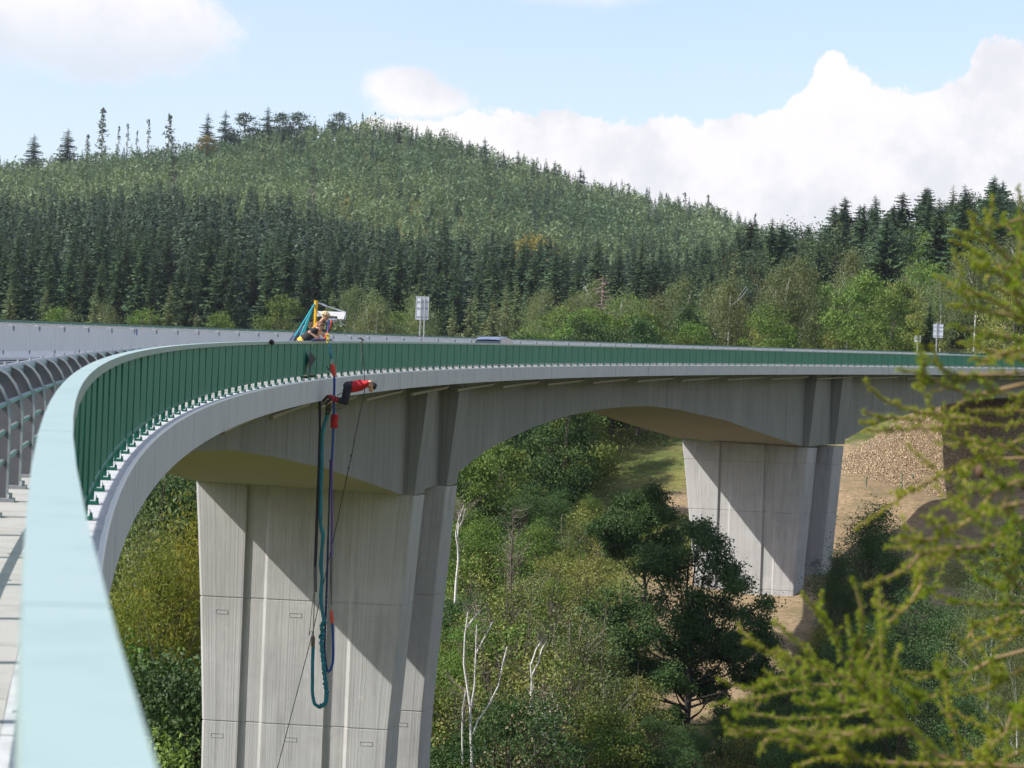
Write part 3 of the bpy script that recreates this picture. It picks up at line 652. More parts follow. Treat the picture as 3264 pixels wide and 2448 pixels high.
M_stone = mat('loose_stone', (0.45, 0.34, 0.21), 0.95, 0, 0.2); n = NT(M_stone.node_tree); n.l.new(n.mix(n.new('ShaderNodeAttribute', attribute_name='tint').outputs['Fac'], (0.40, 0.295, 0.17, 1), (0.56, 0.44, 0.285, 1)), M_stone.node_tree.nodes['Principled BSDF'].inputs['Base Color'])
kind(g.build('loose_stones', [M_stone]), 'stuff')
# abutment wall closing the bridge
ab = G(); secs = []
for t in (266.8, 268.2): secs.append([BP(t, -1.6, -0.75), BP(t, -11.5, -0.45), BP(t, -11.5, -7), BP(t, -1.6, -7)])
ab.loft(secs); ab.build('abutment', [M_pier], viaduct)

# ---------------------------------------------------------------- foliage materials and tree makers
M_bark = wear(mat('bark', (0.075, 0.060, 0.045), 0.95), (0.13, 0.11, 0.09), (4, 4, 0.6), 0.4, 0.7, 0.7, 0, 3)
M_pbark = wear(mat('pine_bark', (0.16, 0.10, 0.065), 0.95), (0.08, 0.055, 0.04), (4, 4, 0.6), 0.4, 0.7, 0.7, 0, 3)
M_birch = wear(mat('birch_bark', (0.62, 0.60, 0.57), 0.8), (0.10, 0.09, 0.085), (1, 1, 5), 0.58, 0.72, 0.9, 0, 2.5)
M_dead = mat('dead_wood', (0.22, 0.18, 0.155), 0.95)
F_spruce = foliage('spruce_needles', (0.026, 0.056, 0.030), (0.078, 0.122, 0.046), 0.10, 0.5)
F_dark = foliage('dark_leaf', (0.028, 0.064, 0.019), (0.070, 0.122, 0.032), 0.18, 0.4)
F_leaf = foliage('green_leaf', (0.075, 0.140, 0.024), (0.165, 0.225, 0.046), 0.25, 0.45)
F_birch = foliage('birch_leaf', (0.100, 0.140, 0.052), (0.185, 0.210, 0.088), 0.28, 0.4)
F_olive = foliage('olive_leaf', (0.150, 0.180, 0.042), (0.275, 0.265, 0.078), 0.25, 0.4)
F_larch = foliage('larch_needles', (0.125, 0.180, 0.024), (0.260, 0.265, 0.036), 0.28, 0.25)
F_hill = foliage('hill_larch_needles', (0.080, 0.132, 0.058), (0.162, 0.208, 0.092), 0.18, 0.0)
F_hilld = foliage('hill_spruce_needles', (0.030, 0.058, 0.034), (0.066, 0.102, 0.050), 0.10, 0.0)
F_autumn = foliage('autumn_leaf', (0.19, 0.165, 0.035), (0.28, 0.225, 0.055), 0.25, 0.3)
F_pale = foliage('pale_leaf', (0.30, 0.27, 0.15), (0.44, 0.40, 0.26), 0.25, 0.3)
F_orange = foliage('turning_larch_needles', (0.165, 0.190, 0.022), (0.28, 0.255, 0.032), 0.28, 0.2)

def leafquads(g, P, size, mi=0, tint=0.5, asp=0.6, droop=0.0):
    P = np.asarray(P); k = len(P)
    a = rng.normal(size=(k, 3)); a[:, 2] -= droop; a /= np.linalg.norm(a, axis=1)[:, None]
    b = np.cross(a, rng.normal(size=(k, 3))); b /= np.linalg.norm(b, axis=1)[:, None] + 1e-9
    s = (size * rng.uniform(0.6, 1.3, k))[:, None]
    nrm = np.cross(a, b) * s * 0.18
    v = np.stack([P - a * s, P + b * s * asp + nrm, P + a * s, P - b * s * asp + nrm], 1).reshape(-1, 3)
    q = np.arange(k)[:, None] * 4 + np.arange(4)
    g.add(v, q, mi, np.repeat(np.clip(np.broadcast_to(tint, (k,)) + rng.normal(0, 0.12, k), 0, 1), 4))
def spruce_geo(H, Rb, levels=30, nb=8, tw=8, bare=0.06, rag=0.18, hang=0.30, wid=0.20, trunk=True, seed=0, conic=0.8, rise=0.0):
    """conifer: drooping boughs spread evenly up the stem, each a fan of side sprays and hanging twigs"""
    r = np.random.default_rng(seed); g = G(); tr = G()
    if trunk: tr.tube([(0, 0, z) for z in np.linspace(0, H * 0.97, 5)], np.linspace(H * 0.013, 0.015, 5), 6, 0)
    N = levels * nb; f = (np.arange(N) + r.uniform(0, 1, N)) / N; f = 1 - (1 - f) ** 0.92
    wave = 1 + rag * np.sin(f * 41 + seed) * 0.5 + r.normal(0, rag * 0.6, N)
    L = np.maximum(Rb * (1 - f) ** conic * wave * r.uniform(0.72, 1.1, N), 0.22 + 0.25 * (1 - f)); z0 = H * (bare + (1 - bare) * f) 
    an = np.arange(N) * 2.39996 + r.uniform(-0.5, 0.5, N); dr = np.stack([np.cos(an), np.sin(an), np.zeros(N)], 1); si = np.stack([-dr[:, 1], dr[:, 0], np.zeros(N)], 1); Z = np.array([0, 0, 1.0])
    tn = r.uniform(0, 1, N); tv, tt = [], []
    pt = lambda q: Z * (z0 + L * (rise * q - 0.50 * q + 0.34 * q * q + 0.10 * (1 - f)))[:, None] + dr * (L * q)[:, None]
    for k, q in enumerate(np.linspace(0.15, 1.0, tw)):
        p = pt(q); a0 = pt(max(0, q - 1.25 / tw)); w = (np.maximum(L * wid * (1.3 - 0.65 * q), min(0.10, wid * 0.6)) * r.uniform(0.7, 1.3, N))[:, None]
        for sd in (1, -1):
            e = p + si * sd * w * r.uniform(0.8, 1.5, (N, 1)) + dr * w * 0.4 - Z * (L * hang * r.uniform(0.05, 0.55, N))[:, None]
            tv.append(np.stack([a0, e, p + dr * (L * 0.11)[:, None]], 1)); tt.append(tn + 0.12)
        h = p + si * w * r.uniform(-0.8, 0.8, (N, 1)) - Z * (L * hang * r.uniform(0.5, 1.2, N) * (1.1 - 0.5 * q))[:, None] + dr * (L * r.uniform(-0.1, 0.1, N))[:, None]
        tv.append(np.stack([a0, p + dr * (L * 0.05)[:, None], h], 1)); tt.append(tn - 0.05)
    V = np.concatenate(tv).reshape(-1, 3); T = np.repeat(np.concatenate(tt), 3)
    g.add(V, np.arange(len(V)).reshape(-1, 3), 0, np.clip(T * 0.8 + r.normal(0, 0.05, len(T)), 0, 1))
    return g, tr
def broad_geo(H, Wd, clumps=60, per=60, leaf=0.4, trunk=1, seed=0, base=0.22, lobes=0.35, spread=0.10, droop=0.0, asp=0.6, tall=0.5, limb_n=14, trad=None):
    r = np.random.default_rng(seed); g = G(); tr = G()
    cz = H * (base + (1 - base) * 0.5); rz = H * (1 - base) * 0.5; rx = Wd / 2
    bumps = r.normal(size=(7, 3)); bumps /= np.linalg.norm(bumps, axis=1)[:, None]; ba = r.uniform(-lobes, lobes, 7)
    D = r.normal(size=(clumps, 3)); D /= np.linalg.norm(D, axis=1)[:, None]
    rad = (0.45 + 0.55 * r.uniform(0, 1, clumps) ** 0.5) * (1 + (np.clip(D @ bumps.T, 0, 1) ** 3 @ ba))
    zf = D[:, 2]; taper = np.where(zf > 0, 1 - 0.45 * zf * tall * 2, 1.0)
    Cc = np.stack([D[:, 0] * rx * rad * taper, D[:, 1] * rx * rad * taper, cz + zf * rz * np.minimum(rad, 1.02)], 1)
    tn = r.uniform(0, 1, clumps); sz = spread * H * r.uniform(0.6, 1.35, clumps)
    P, T = [], []
    for k in range(clumps):
        m_ = int(per * r.uniform(0.6, 1.4)); o = r.normal(size=(m_, 3)) * np.array([1, 1, 0.62 + droop * 0.9]) * sz[k] * 0.62
        P.append(Cc[k] + o); T.append(np.full(m_, tn[k]))
    P = np.concatenate(P); T = np.concatenate(T); ok = P[:, 2] > 0.25; P, T = P[ok], T[ok]
    leafquads(g, P, leaf / 2, 0, T, asp, droop)
    tr0 = trad or H * 0.016
    lean = r.normal(0, 0.02, 2) * H
    tp = [(lean[0] * s * s, lean[1] * s * s, H * 0.86 * s) for s in np.linspace(0, 1, 7)]
    tr.tube(tp, np.linspace(tr0 * 1.25, 0.03, 7), 7, 0)
    idx = r.permutation(clumps)[:limb_n]
    for k in idx:
        s0 = np.clip((Cc[k][2] / H - 0.18) / 0.86 * r.uniform(0.6, 0.95), 0.12, 0.9)
        p0 = np.array([lean[0] * s0 * s0, lean[1] * s0 * s0, H * 0.86 * s0]); p2 = Cc[k]; pm = (p0 + p2) / 2 + np.array([0, 0, -0.04 * H]) * r.uniform(-0.5, 1.2)
        tr.tube([p0, pm, p2], [tr0 * 0.45 * (1.1 - s0), tr0 * 0.25, 0.02], 5, 0, cap=False)
        for q in range(2):
            e = p2 + r.normal(size=3) * H * 0.07; tr.tube([pm, (pm + e) / 2 + r.normal(size=3) * 0.02 * H, e], [tr0 * 0.16, 0.03, 0.012], 4, 0, cap=False)
    return g, tr
def tmpl_single(name, geo, mats):
    g, tr = geo
    for (k, mi), fl in tr.f.items():
        pass
    v = np.concatenate(tr.v); 
    base = g.n
    g.v.append(v); g.t += tr.t
    for (k, mi), fl in tr.f.items(): g.f.setdefault((k, 1), []).extend([f + base for f in fl])
    g.n += len(v)
    return g.mesh(name, mats)
def tmpl_parts(name, geo, leafm, barkm):
    g, tr = geo; return (g.mesh(name + '_crown', [leafm]), tr.mesh(name + '_trunk', [barkm], True))
def place_single(name, me, x, y, s, label, cat, group, sz=None, z=None, sink=0.25):
    o = bpy.data.objects.new(name, me); C.objects.link(o)
    o.location = (x, y, (gz1(x, y) if z is None else z) - sink); o.rotation_euler = (random.gauss(0, 0.015), random.gauss(0, 0.015), random.uniform(0, 6.28)); o.scale = (s, s, s * (sz or 1))
    return tag(o, label, cat, group)
def place_parts(name, mm, x, y, s, label, cat, group=None, sz=None, z=None, rz=None):
    root = thing(name, label, cat, (x, y, (gz1(x, y) if z is None else z) - 0.25), group)
    root.rotation_euler = (0, 0, random.uniform(0, 6.28) if rz is None else rz); root.scale = (s, s, s * (sz or 1))
    for nm, me in (('crown', mm[0]), ('trunk', mm[1])):
        o = bpy.data.objects.new(nm, me); C.objects.link(o); o.parent = root
    return root
SPR = [tmpl_single('spruce_mesh', spruce_geo(22, 3.7 + 0.5 * (k % 3), 34, 8, 5, 0.04, 0.20 + 0.08 * (k % 2), 0.34, 0.21, seed=20 + k, conic=0.74), [F_spruce, M_bark]) for k in range(5)]
SPW = [tmpl_single('broad_spruce_mesh', spruce_geo(22, 4.6 + 0.5 * k, 36, 9, 5, 0.03, 0.32, 0.36, 0.22, seed=30 + k, conic=0.58), [F_spruce, M_bark]) for k in range(3)]
PIN = [tmpl_single('pine_mesh', broad_geo(19, 8.5, 55, 150, 0.36, seed=40 + k, base=0.25, lobes=0.5, spread=0.085, tall=0.4), [F_spruce, M_pbark]) for k in range(2)]
LAR = [tmpl_single('larch_mesh', spruce_geo(18, 3.0, 28, 7, 6, 0.06, 0.28, 0.45, 0.15, seed=60 + k, conic=0.68), [F_birch, M_bark]) for k in range(3)]
BRD = [tmpl_single('broadleaf_mesh', broad_geo(12, 9, 75, 115, 0.34, seed=70 + k, base=0.12, lobes=0.45, spread=0.085), [F_leaf, M_bark]) for k in range(4)]
BIR = [tmpl_single('birch_mesh', broad_geo(13, 6.2, 75, 115, 0.26, seed=80 + k, base=0.15, lobes=0.4, spread=0.075, droop=0.7, asp=0.5, tall=0.6, limb_n=3, trad=0.13), [F_birch, M_birch]) for k in range(4)]
OLV = [tmpl_single('sallow_mesh', broad_geo(9, 7, 65, 100, 0.28, seed=90 + k, base=0.06, lobes=0.45, spread=0.09), [F_olive, M_bark]) for k in range(3)]

def scatter(x0, x1, d0, d1, step):
    """jittered points in a fan between two view columns and two distances"""
    out = []
    a0 = YAW + math.atan((x0 - 1106) / 5752); a1 = YAW + math.atan((x1 - 1106) / 5752)
    d = d0
    while d < d1:
        st = step / d; a = a0 + random.uniform(0, st)
        while a < a1:
            dd = d + random.uniform(-0.45, 0.45) * step; aa = a + random.uniform(-0.4, 0.4) * st
            out.append((dd * math.sin(aa), dd * math.cos(aa), dd, 1106 + 5752 * math.tan(aa - YAW))); a += st
        d += step * 0.9
    return out
# --- far stand of trees as merged masses
def mass(name, tpl, items, mats):
    """items: (x, y, z, scale, template, tint); templates are numpy triangle soups of unit trees"""
    g = G()
    for k, (V, T) in enumerate(tpl):
        it = [q for q in items if q[4] == k]
        if not it: continue
        A = np.array([(q[0], q[1], q[2], q[3], q[5], q[6] if len(q) > 6 else 1.0) for q in it]); an = rng.uniform(0, 6.28, len(A)); ca, sa = np.cos(an), np.sin(an)
        x = V[None, :, 0] * ca[:, None] - V[None, :, 1] * sa[:, None]; y = V[None, :, 0] * sa[:, None] + V[None, :, 1] * ca[:, None]
        P = np.stack([x * A[:, 3:4] * A[:, 5:6] + A[:, 0:1], y * A[:, 3:4] * A[:, 5:6] + A[:, 1:2], V[None, :, 2] * A[:, 3:4] + A[:, 2:3]], -1).reshape(-1, 3)
        t = np.clip(A[:, 4:5] + T[None, :], 0, 1).ravel()
        g.add(P, np.arange(len(P)).reshape(-1, 3), 0, t)
    return kind(g.build(name, mats), 'stuff')
def soup_conifer(seed, tris, rb, conic, hang, top=1.0):
    r = np.random.default_rng(seed); k = tris
    f = r.uniform(0, 1, k) ** 0.8; f[: k // 8] = r.uniform(0.75, 1.0, k // 8)
    an = r.uniform(0, 6.28, k); R = rb * (1 - f) ** conic * r.uniform(0.7, 1.1, k) + 0.008
    rr = np.stack([np.cos(an), np.sin(an), np.zeros(k)], 1); si = np.stack([-np.sin(an), np.cos(an), np.zeros(k)], 1); z = np.array([0, 0, 1.0])
    tip = rr * R[:, None] + z * (0.04 + 0.96 * f * top)[:, None]; w = (0.30 * R + 0.012)[:, None]
    a = tip - rr * R[:, None] * r.uniform(0.5, 0.9, k)[:, None] + z * (hang * R)[:, None] + si * w * r.uniform(-1, 1, k)[:, None]
    b = tip - rr * (R * 0.3)[:, None] + si * w * np.where(r.uniform(size=k) < 0.5, 1, -1)[:, None] * r.uniform(0.5, 1.3, k)[:, None] - z * (hang * R * r.uniform(-0.3, 0.6, k))[:, None]
    return np.stack([tip, b, a], 1).reshape(-1, 3), np.repeat(r.normal(0, 0.10, k), 3)
def soup_round(seed, tris, w):
    r = np.random.default_rng(seed); k = tris; cl = 14
    Dc = r.normal(size=(cl, 3)); Dc /= np.linalg.norm(Dc, axis=1)[:, None]; Cc = Dc * np.array([w, w, 0.36]) * r.uniform(0.5, 1.0, cl)[:, None] + np.array([0, 0, 0.6])
    P = Cc[r.integers(0, cl, k)] + r.normal(size=(k, 3)) * 0.075
    q = r.normal(size=(k, 3, 3)) * 0.042
    ti = np.repeat(r.normal(0, 0.12, k), 3)
    return (P[:, None, :] + q).reshape(-1, 3), ti
CON_L = [soup_conifer(100 + k, 150, 0.24, 0.8, 0.35) for k in range(5)]
CON_D = [soup_conifer(120 + k, 260, 0.17, 0.85, 0.40) for k in range(5)]
RND = [soup_round(140 + k, 170, 0.36) for k in range(4)]
# hill plantation
it, it2 = [], []
dark_top = lambda x: np.interp(x, [-300, 0, 300, 560, 640, 760, 1000, 1300, 1600, 2300], [800, 800, 810, 800, 770, 740, 720, 700, 690, 690])
for x, y, d, vx in scatter(-130, 1900, 690, 1290, 7.4):
    if d < dark_top(vx) + random.uniform(-12, 12): continue
    z = gz1(x, y); patch = 0.5 + 0.35 * math.sin(x * 0.021 + y * 0.013) + 0.25 * math.sin(x * 0.05 - y * 0.031)
    h = random.uniform(7.5, 12.0) * (1.0 if vx < 1000 else 1.08)
    if random.random() < 0.10 + 0.16 * (vx > 1000) or (d > 1150 and random.random() < 0.25):
        it2.append((x, y, z, h * 1.05, random.randrange(5), random.uniform(0.2, 0.8)))
    else:
        it.append((x, y, z, h, random.randrange(9), np.clip(patch + random.gauss(0, 0.22), 0, 1)))
mass('hillside_larch_forest', CON_L + RND, it, [F_hill])
mass('hillside_spruce_forest', CON_D, it2, [F_hilld])

# dark spruce belt: the nearest are single trees, the rest one mass
pts_ = scatter(-150, 1560, 478, 815, 8.0)
pts_ = [p for p in pts_ if p[2] < dark_top(p[3]) + 5]
pts_.sort(key=lambda p: p[2])
far_ = []
LS = 'dark green spruce in the dense belt of forest on the slope behind the bridge'
for k, (x, y, d, vx) in enumerate(pts_):
    s = random.uniform(0.72, 1.08)
    if k < 205:
        place_single('spruce_tree', SPR[random.randrange(5)], x, y, s, LS, 'tree', 'dark spruces of the belt behind the bridge')
    else: far_.append((x, y, gz1(x, y) - 0.3, 22 * s, random.randrange(5), random.uniform(0.1, 0.75), random.uniform(0.9, 1.25)))
mass('far_spruce_forest', CON_D, far_, [F_hilld])
# right-hand slope: mixed conifers
LR = 'tall dark conifer on the nearer slope at the right behind the bridge'
for x, y, d, vx in scatter(1480, 2330, 445, 622, 9.4):
    if vx < 1640 and random.random() < 0.25: continue
    q = random.random()
    if q < 0.46: place_single('spruce_tree', SPW[random.randrange(3)], x, y, random.uniform(0.72, 1.12), LR, 'tree', 'conifers on the right hand slope')
    elif q < 0.68: place_single('pine_tree', PIN[random.randrange(2)], x, y, random.uniform(0.8, 1.08), 'round topped dark pine among the spruces of the right hand slope', 'tree', 'pines on the right hand slope')
    elif q < 0.84: place_single('larch_tree', LAR[random.randrange(3)], x, y, random.uniform(0.9, 1.15), 'slender feathery larch between the dark conifers of the right hand slope', 'tree', 'larches on the right hand slope')
    else: place_single('broadleaf_tree', BRD[random.randrange(4)], x, y, random.uniform(1.1, 1.4), 'leafy green tree between the tall conifers of the right hand slope', 'tree', 'leafy trees between the right hand conifers')
# lighter fringe at the foot of the dark belt
for x, y, d, vx in scatter(-60, 1520, 418, 470, 10.5):
    if vx < 1000 and random.random() < 0.35: continue
    q = random.random()
    if q < 0.45: place_single('larch_tree', LAR[random.randrange(3)], x, y, random.uniform(0.55, 0.95), 'pale green larch along the foot of the dark spruce belt', 'tree', 'larches at the foot of the spruce belt')
    elif q < 0.75: place_single('birch_tree', BIR[random.randrange(4)], x, y, random.uniform(0.85, 1.25), 'light green birch along the foot of the dark spruce belt', 'tree', 'birches at the foot of the spruce belt')
    else: place_single('broadleaf_tree', BRD[random.randrange(4)], x, y, random.uniform(0.7, 1.1), 'mid green leafy tree along the foot of the dark spruce belt', 'tree', 'leafy trees at the foot of the spruce belt')
# birch and broadleaf wood just behind the bridge on the right
for x, y, d, vx in scatter(1120, 2340, 322, 432, 9.5):
    if vx < 1380 and d < 372: continue
    q = random.random()
    if q < 0.45: place_single('birch_tree', BIR[random.randrange(4)], x, y, random.uniform(0.75, 1.15), 'olive green birch in the light wood just behind the far part of the bridge', 'tree', 'birches in the light wood behind the bridge')
    elif q < 0.72: place_single('broadleaf_tree', BRD[random.randrange(4)], x, y, random.uniform(0.7, 1.05), 'green leafy tree in the light wood just behind the far part of the bridge', 'tree', 'leafy trees in the light wood behind the bridge')
    elif q < 0.92: place_single('sallow_tree', OLV[random.randrange(3)], x, y, random.uniform(0.8, 1.2), 'yellowish bushy sallow in the light wood just behind the far part of the bridge', 'tree', 'sallows in the light wood behind the bridge')
    else: place_single('spruce_tree', SPR[random.randrange(5)], x, y, random.uniform(0.4, 0.65), 'small dark spruce standing among the birches behind the far part of the bridge', 'tree', 'small spruces among the birches')
# single trees that stand out
def gaunt_geo(H, seed, rb=2.6, bare=0.30, dens=0.5):
    r = np.random.default_rng(seed); g = G(); tr = G()
    tr.tube([(0, 0, z) for z in np.linspace(0, H, 6)], np.linspace(0.24, 0.04, 6), 6, 0)
    tv = []
    for i in range(26):
        f = i / 26; z = H * (bare + (1 - bare) * f); 
        for b in range(r.integers(2, 5)):
            an = r.uniform(0, 6.28); L = rb * (1 - f * 0.8) * r.uniform(0.3, 1.1); d = np.array([math.cos(an), math.sin(an), r.uniform(-0.15, 0.25)])
            p0 = np.array([0, 0, z]); p1 = p0 + d * L
            tr.tube([p0, (p0 + p1) / 2 - np.array([0, 0, 0.06 * L]), p1], [0.06, 0.045, 0.02], 4, 0, cap=False)
            if r.uniform() < dens:
                for q in range(9):
                    s = r.uniform(0.3, 1); c_ = p0 + d * L * s; tv += [c_, c_ + r.normal(size=3) * 0.30 + np.array([0, 0, -0.25]), c_ + r.normal(size=3) * 0.35]
    tv = np.array(tv) if tv else np.zeros((3, 3)); g.add(tv, np.arange(len(tv)).reshape(-1, 3), 0, r.uniform(0, 1, len(tv)))
    return g, tr
def hilltop(x, ytop, d, mk, label, name='spruce_tree', cat='tree', mats=None, H0=20, wid=1.0):
    v = VW(x, ytop, d); zt = v.z; zg = gz1(v.x, v.y); h = zt - zg
    o = bpy.data.objects.new(name, mk); C.objects.link(o); o.location = (v.x, v.y, zg - 0.3); s = h / H0; o.scale = (s * wid, s * wid, s); o.rotation_euler = (0, 0, random.uniform(0, 6.28))
    return tag(o, label, cat)
GAU = [tmpl_single('gaunt_mesh', gaunt_geo(20, 200 + k, 3.0 + 0.3 * k, 0.30, (0.75, 0.5, 0.85)[k % 3]), [F_hilld, M_dead]) for k in range(3)]
GFU = [tmpl_single('ragged_spruce_mesh', spruce_geo(20, 3.4, 24, 7, 5, 0.10, 0.5, 0.30, 0.17, seed=210 + k, conic=0.6), [F_hilld, M_bark]) for k in range(3)]
for x, yt, k, lab in ((75, 285, 1, 'low broad spruce first from the left on the bare skyline'), (148, 272, 1, 'ragged spruce with a thin tip left of the tallest gaunt spruce'), (190, 288, 0, 'small thin gaunt spruce hard beside the tallest one on the skyline'), (224, 229, 0, 'tallest gaunt spruce with bare side branches on the left skyline'), (258, 268, 2, 'narrow spruce just right of the tallest gaunt spruce'), (277, 262, 2, 'slim bare topped spruce in the middle of the skyline group'), (297, 278, 2, 'short slim spruce in the middle of the skyline group'), (322, 252, 2, 'slim bare spruce second from the right in the skyline group'), (367, 243, 3, 'tall forked gaunt spruce ending the skyline group')):
    hilltop(x, yt, 1225 + random.uniform(-12, 12), {0: GAU[0], 1: GFU[0], 2: GAU[1], 3: GAU[2]}[k], lab, wid={0: 1.0, 1: 1.35, 2: 0.6, 3: 1.15}[k])
HTR = tmpl_single('hilltop_tree_mesh', broad_geo(12, 7.5, 60, 60, 0.5, seed=250, base=0.05, lobes=0.5, spread=0.09), [F_hilld, M_bark])
for x, yt, k, lab in ((450, 240, 1, 'dense dark spruce at the left end of the hilltop clump'), (488, 234, 1, 'twin topped dark spruce on the hilltop clump'), (532, 246, 2, 'rounded dark tree on the hilltop between two spruces'), (580, 226, 1, 'highest tree of the hilltop clump with a split top'), (604, 245, 2, 'rounded tree beside the highest one on the hilltop'), (648, 244, 2, 'rounded tree standing alone right of the hilltop clump'), (735, 244, 2, 'low rounded tree on the hill crest right of its highest point')):
    hilltop(x, yt, 1232, GFU[1] if k == 1 else HTR, lab, 'spruce_tree' if k == 1 else 'broadleaf_tree', wid=1.2 if k == 1 else 1.3, H0=20 if k == 1 else 12)
for x, yt, d in ((865, 257, 1225), (930, 282, 1220), (972, 288, 1218), (1015, 297, 1215), (1048, 292, 1213), (1120, 320, 1210), (1200, 342, 1205), (1255, 355, 1200), (1440, 415, 1190), (1480, 412, 1186), (1530, 418, 1180), (1632, 458, 1172)):
    hilltop(x, yt, d, GFU[random.randrange(3)] if x < 1400 else GAU[random.randrange(3)], 'ragged spruce rising above the descending right skyline of the far hill', wid=1.0)['group'] = 'ragged spruces on the descending skyline'
for x, yt, yb, lab in ((372, 330, 455, 'bare tall trunk with a thin crown standing out of the hillside larches on the left'), (674, 355, 480, 'thin bare conifer standing out of the hillside larches above the jump platform')):
    v = VW(x, yb, 900); zt = VW(x, yt, 900).z
    o = bpy.data.objects.new('bare_conifer', GAU[1]); C.objects.link(o); zg = gz1(v.x, v.y); s = (zt - zg) / 20; o.location = (v.x, v.y, zg); o.scale = (s, s, s); tag(o, lab, 'tree')
for x, yt, d, lab, me, h0, nm, wd in ((962, 452, 640, 'tall pointed spruce towering over the dark belt behind the large road sign', SPR[2], 22, 'spruce_tree', 1.1), (908, 472, 650, 'pointed spruce left of the tallest one behind the large road sign', SPR[1], 22, 'spruce_tree', 0.9), (1065, 478, 640, 'pointed spruce right of the tallest one behind the large road sign', SPR[3], 22, 'spruce_tree', 0.95), (360, 430, 760, 'pointed spruce at the top of the dark belt on the left', SPR[0], 22, 'spruce_tree', 1.0),
                                      (1412, 532, 470, 'broad dark spruce with drooping boughs above the light wood in mid frame', SPR[4], 22, 'spruce_tree', 1.25), (1560, 512, 500, 'wide dark spruce left of the round topped pine', SPR[0], 22, 'spruce_tree', 1.3), (1725, 478, 520, 'dark pine with a dense round top against the white cloud', PIN[0], 19, 'pine_tree', 1.0), (1830, 445, 540, 'tall narrow spruce against the white cloud on the right slope', SPR[2], 22, 'spruce_tree', 0.8), (2002, 402, 560, 'feathery larch rising highest above the right slope', LAR[1], 18, 'larch_tree', 1.0), (2060, 395, 565, 'feathery larch right of the highest one on the right slope', LAR[2], 18, 'larch_tree', 1.1)):
    hilltop(x, yt, d, me, lab, nm, H0=h0, wid=wd)
for x, yt, d in ((1595, 505, 505), (1622, 492, 512), (1655, 500, 500), (1690, 512, 508), (1762, 492, 515), (1795, 470, 530), (1850, 455, 540), (1895, 462, 530), (1950, 440, 545), (2090, 412, 560), (2140, 405, 565), (2190, 398, 568)):
    hilltop(x, yt + random.uniform(-8, 8), d, random.choice(SPW + PIN + LAR), 'tall conifer on the crest of the right hand slope against the cloud', 'conifer_tree', H0=20, wid=random.uniform(0.95, 1.35))['group'] = 'conifers on the crest of the right hand slope'
DEADC = tmpl_single('dead_conifer_mesh', gaunt_geo(12, 230, 3.2, 0.05, 0.0), [F_hilld, mat('reddish_dead_wood', (0.20, 0.14, 0.125), 0.95)])
hilltop(1303, 590, 392, DEADC, 'dead reddish conifer skeleton behind the barrier in mid frame', 'dead_conifer', H0=12)
AUT = tmpl_single('autumn_tree_mesh', broad_geo(12, 8, 40, 50, 0.45, seed=240, base=0.3), [F_autumn, M_bark])
hilltop(1150, 508, 640, AUT, 'yellow leaved tree among the dark spruces in mid frame', 'autumn_tree', H0=12)
hilltop(1945, 582, 520, AUT, 'small orange tinted tree under the right hand conifers', 'autumn_tree', H0=12, wid=0.5)
hilltop(446, 292, 1215, AUT, 'yellowish round tree on the hilltop clump', 'autumn_tree', H0=12)
BIG = tmpl_single('large_sycamore_mesh', broad_geo(12, 11, 95, 160, 0.28, seed=245, base=0.05, lobes=0.4), [F_leaf, M_bark])
hilltop(1668, 665, 318, BIG, 'broad bright green leafy tree right behind the bridge parapet', 'broadleaf_tree', H0=12, wid=1.1)

# --- trees in the valley, seen under and beside the bridge
B_row = [tmpl_parts('row_tree', broad_geo(13, 7.0, 85, 150, 0.25, seed=300 + k, base=0.10, lobes=0.4, spread=0.08), (F_leaf, F_dark)[k % 2], M_bark) for k in range(4)]
lab_row = 'leafy green tree in the wood edge seen under the main span beyond the clearing'
for x, y, d, vx in scatter(925, 1500, 205, 312, 5.6):
    if d < np.interp(vx, [925, 1250, 1330, 1480], [205, 233, 272, 292]): continue
    place_parts('broadleaf_tree', B_row[random.randrange(4)], x, y, random.uniform(0.75, 1.1), lab_row, 'tree', 'trees of the wood edge under the main span')
def valley(x, ytop, ybase, d, mm, H0, label, name, wid=1.0, cat='tree', group=None, rz=None):
    v = VW(x, ybase, d); zt = VW(x, ytop, d).z; zg = min(v.z, gz1(v.x, v.y)) ; s = (zt - zg) / H0
    r = place_parts(name, mm, v.x, v.y, s * wid, label, cat, group, sz=1 / wid, z=zg + 0.25, rz=rz); return r
LARY = tmpl_parts('yellow_larch', broad_geo(20, 7.6, 170, 190, 0.24, seed=310, base=0.04, lobes=0.35, spread=0.055, droop=1.3, asp=0.22, tall=0.9, limb_n=30, trad=0.16), F_larch, M_bark)
LARO = tmpl_parts('orange_larch', broad_geo(20, 6.4, 170, 190, 0.24, seed=311, base=0.04, lobes=0.35, spread=0.055, droop=1.3, asp=0.22, tall=0.9, limb_n=30, trad=0.16), F_orange, M_bark)
BIRN = tmpl_parts('near_birch', broad_geo(15, 7, 120, 170, 0.16, seed=312, base=0.15, droop=0.9, asp=0.45, spread=0.07, limb_n=4, trad=0.10), F_birch, M_birch)
DKB = [tmpl_parts('dark_broadleaf', broad_geo(14, 10, 140, 230, 0.18, seed=313 + k, base=0.06, lobes=0.45, spread=0.075), F_dark, M_bark) for k in range(3)]
GRB = [tmpl_parts('green_broadleaf', broad_geo(13, 9, 130, 220, 0.18, seed=317 + k, base=0.08, lobes=0.45, spread=0.075), F_leaf, M_bark) for k in range(3)]
HORN = tmpl_parts('hornbeam', broad_geo(13, 7.5, 140, 230, 0.16, seed=322, base=0.02, lobes=0.35, droop=0.5, spread=0.07, tall=0.75), F_dark, M_bark)
OLVN = [tmpl_parts('near_sallow', broad_geo(8, 6, 85, 110, 0.145, seed=323 + k, base=0.05, lobes=0.6, spread=0.10), F_olive, M_bark) for k in range(3)]
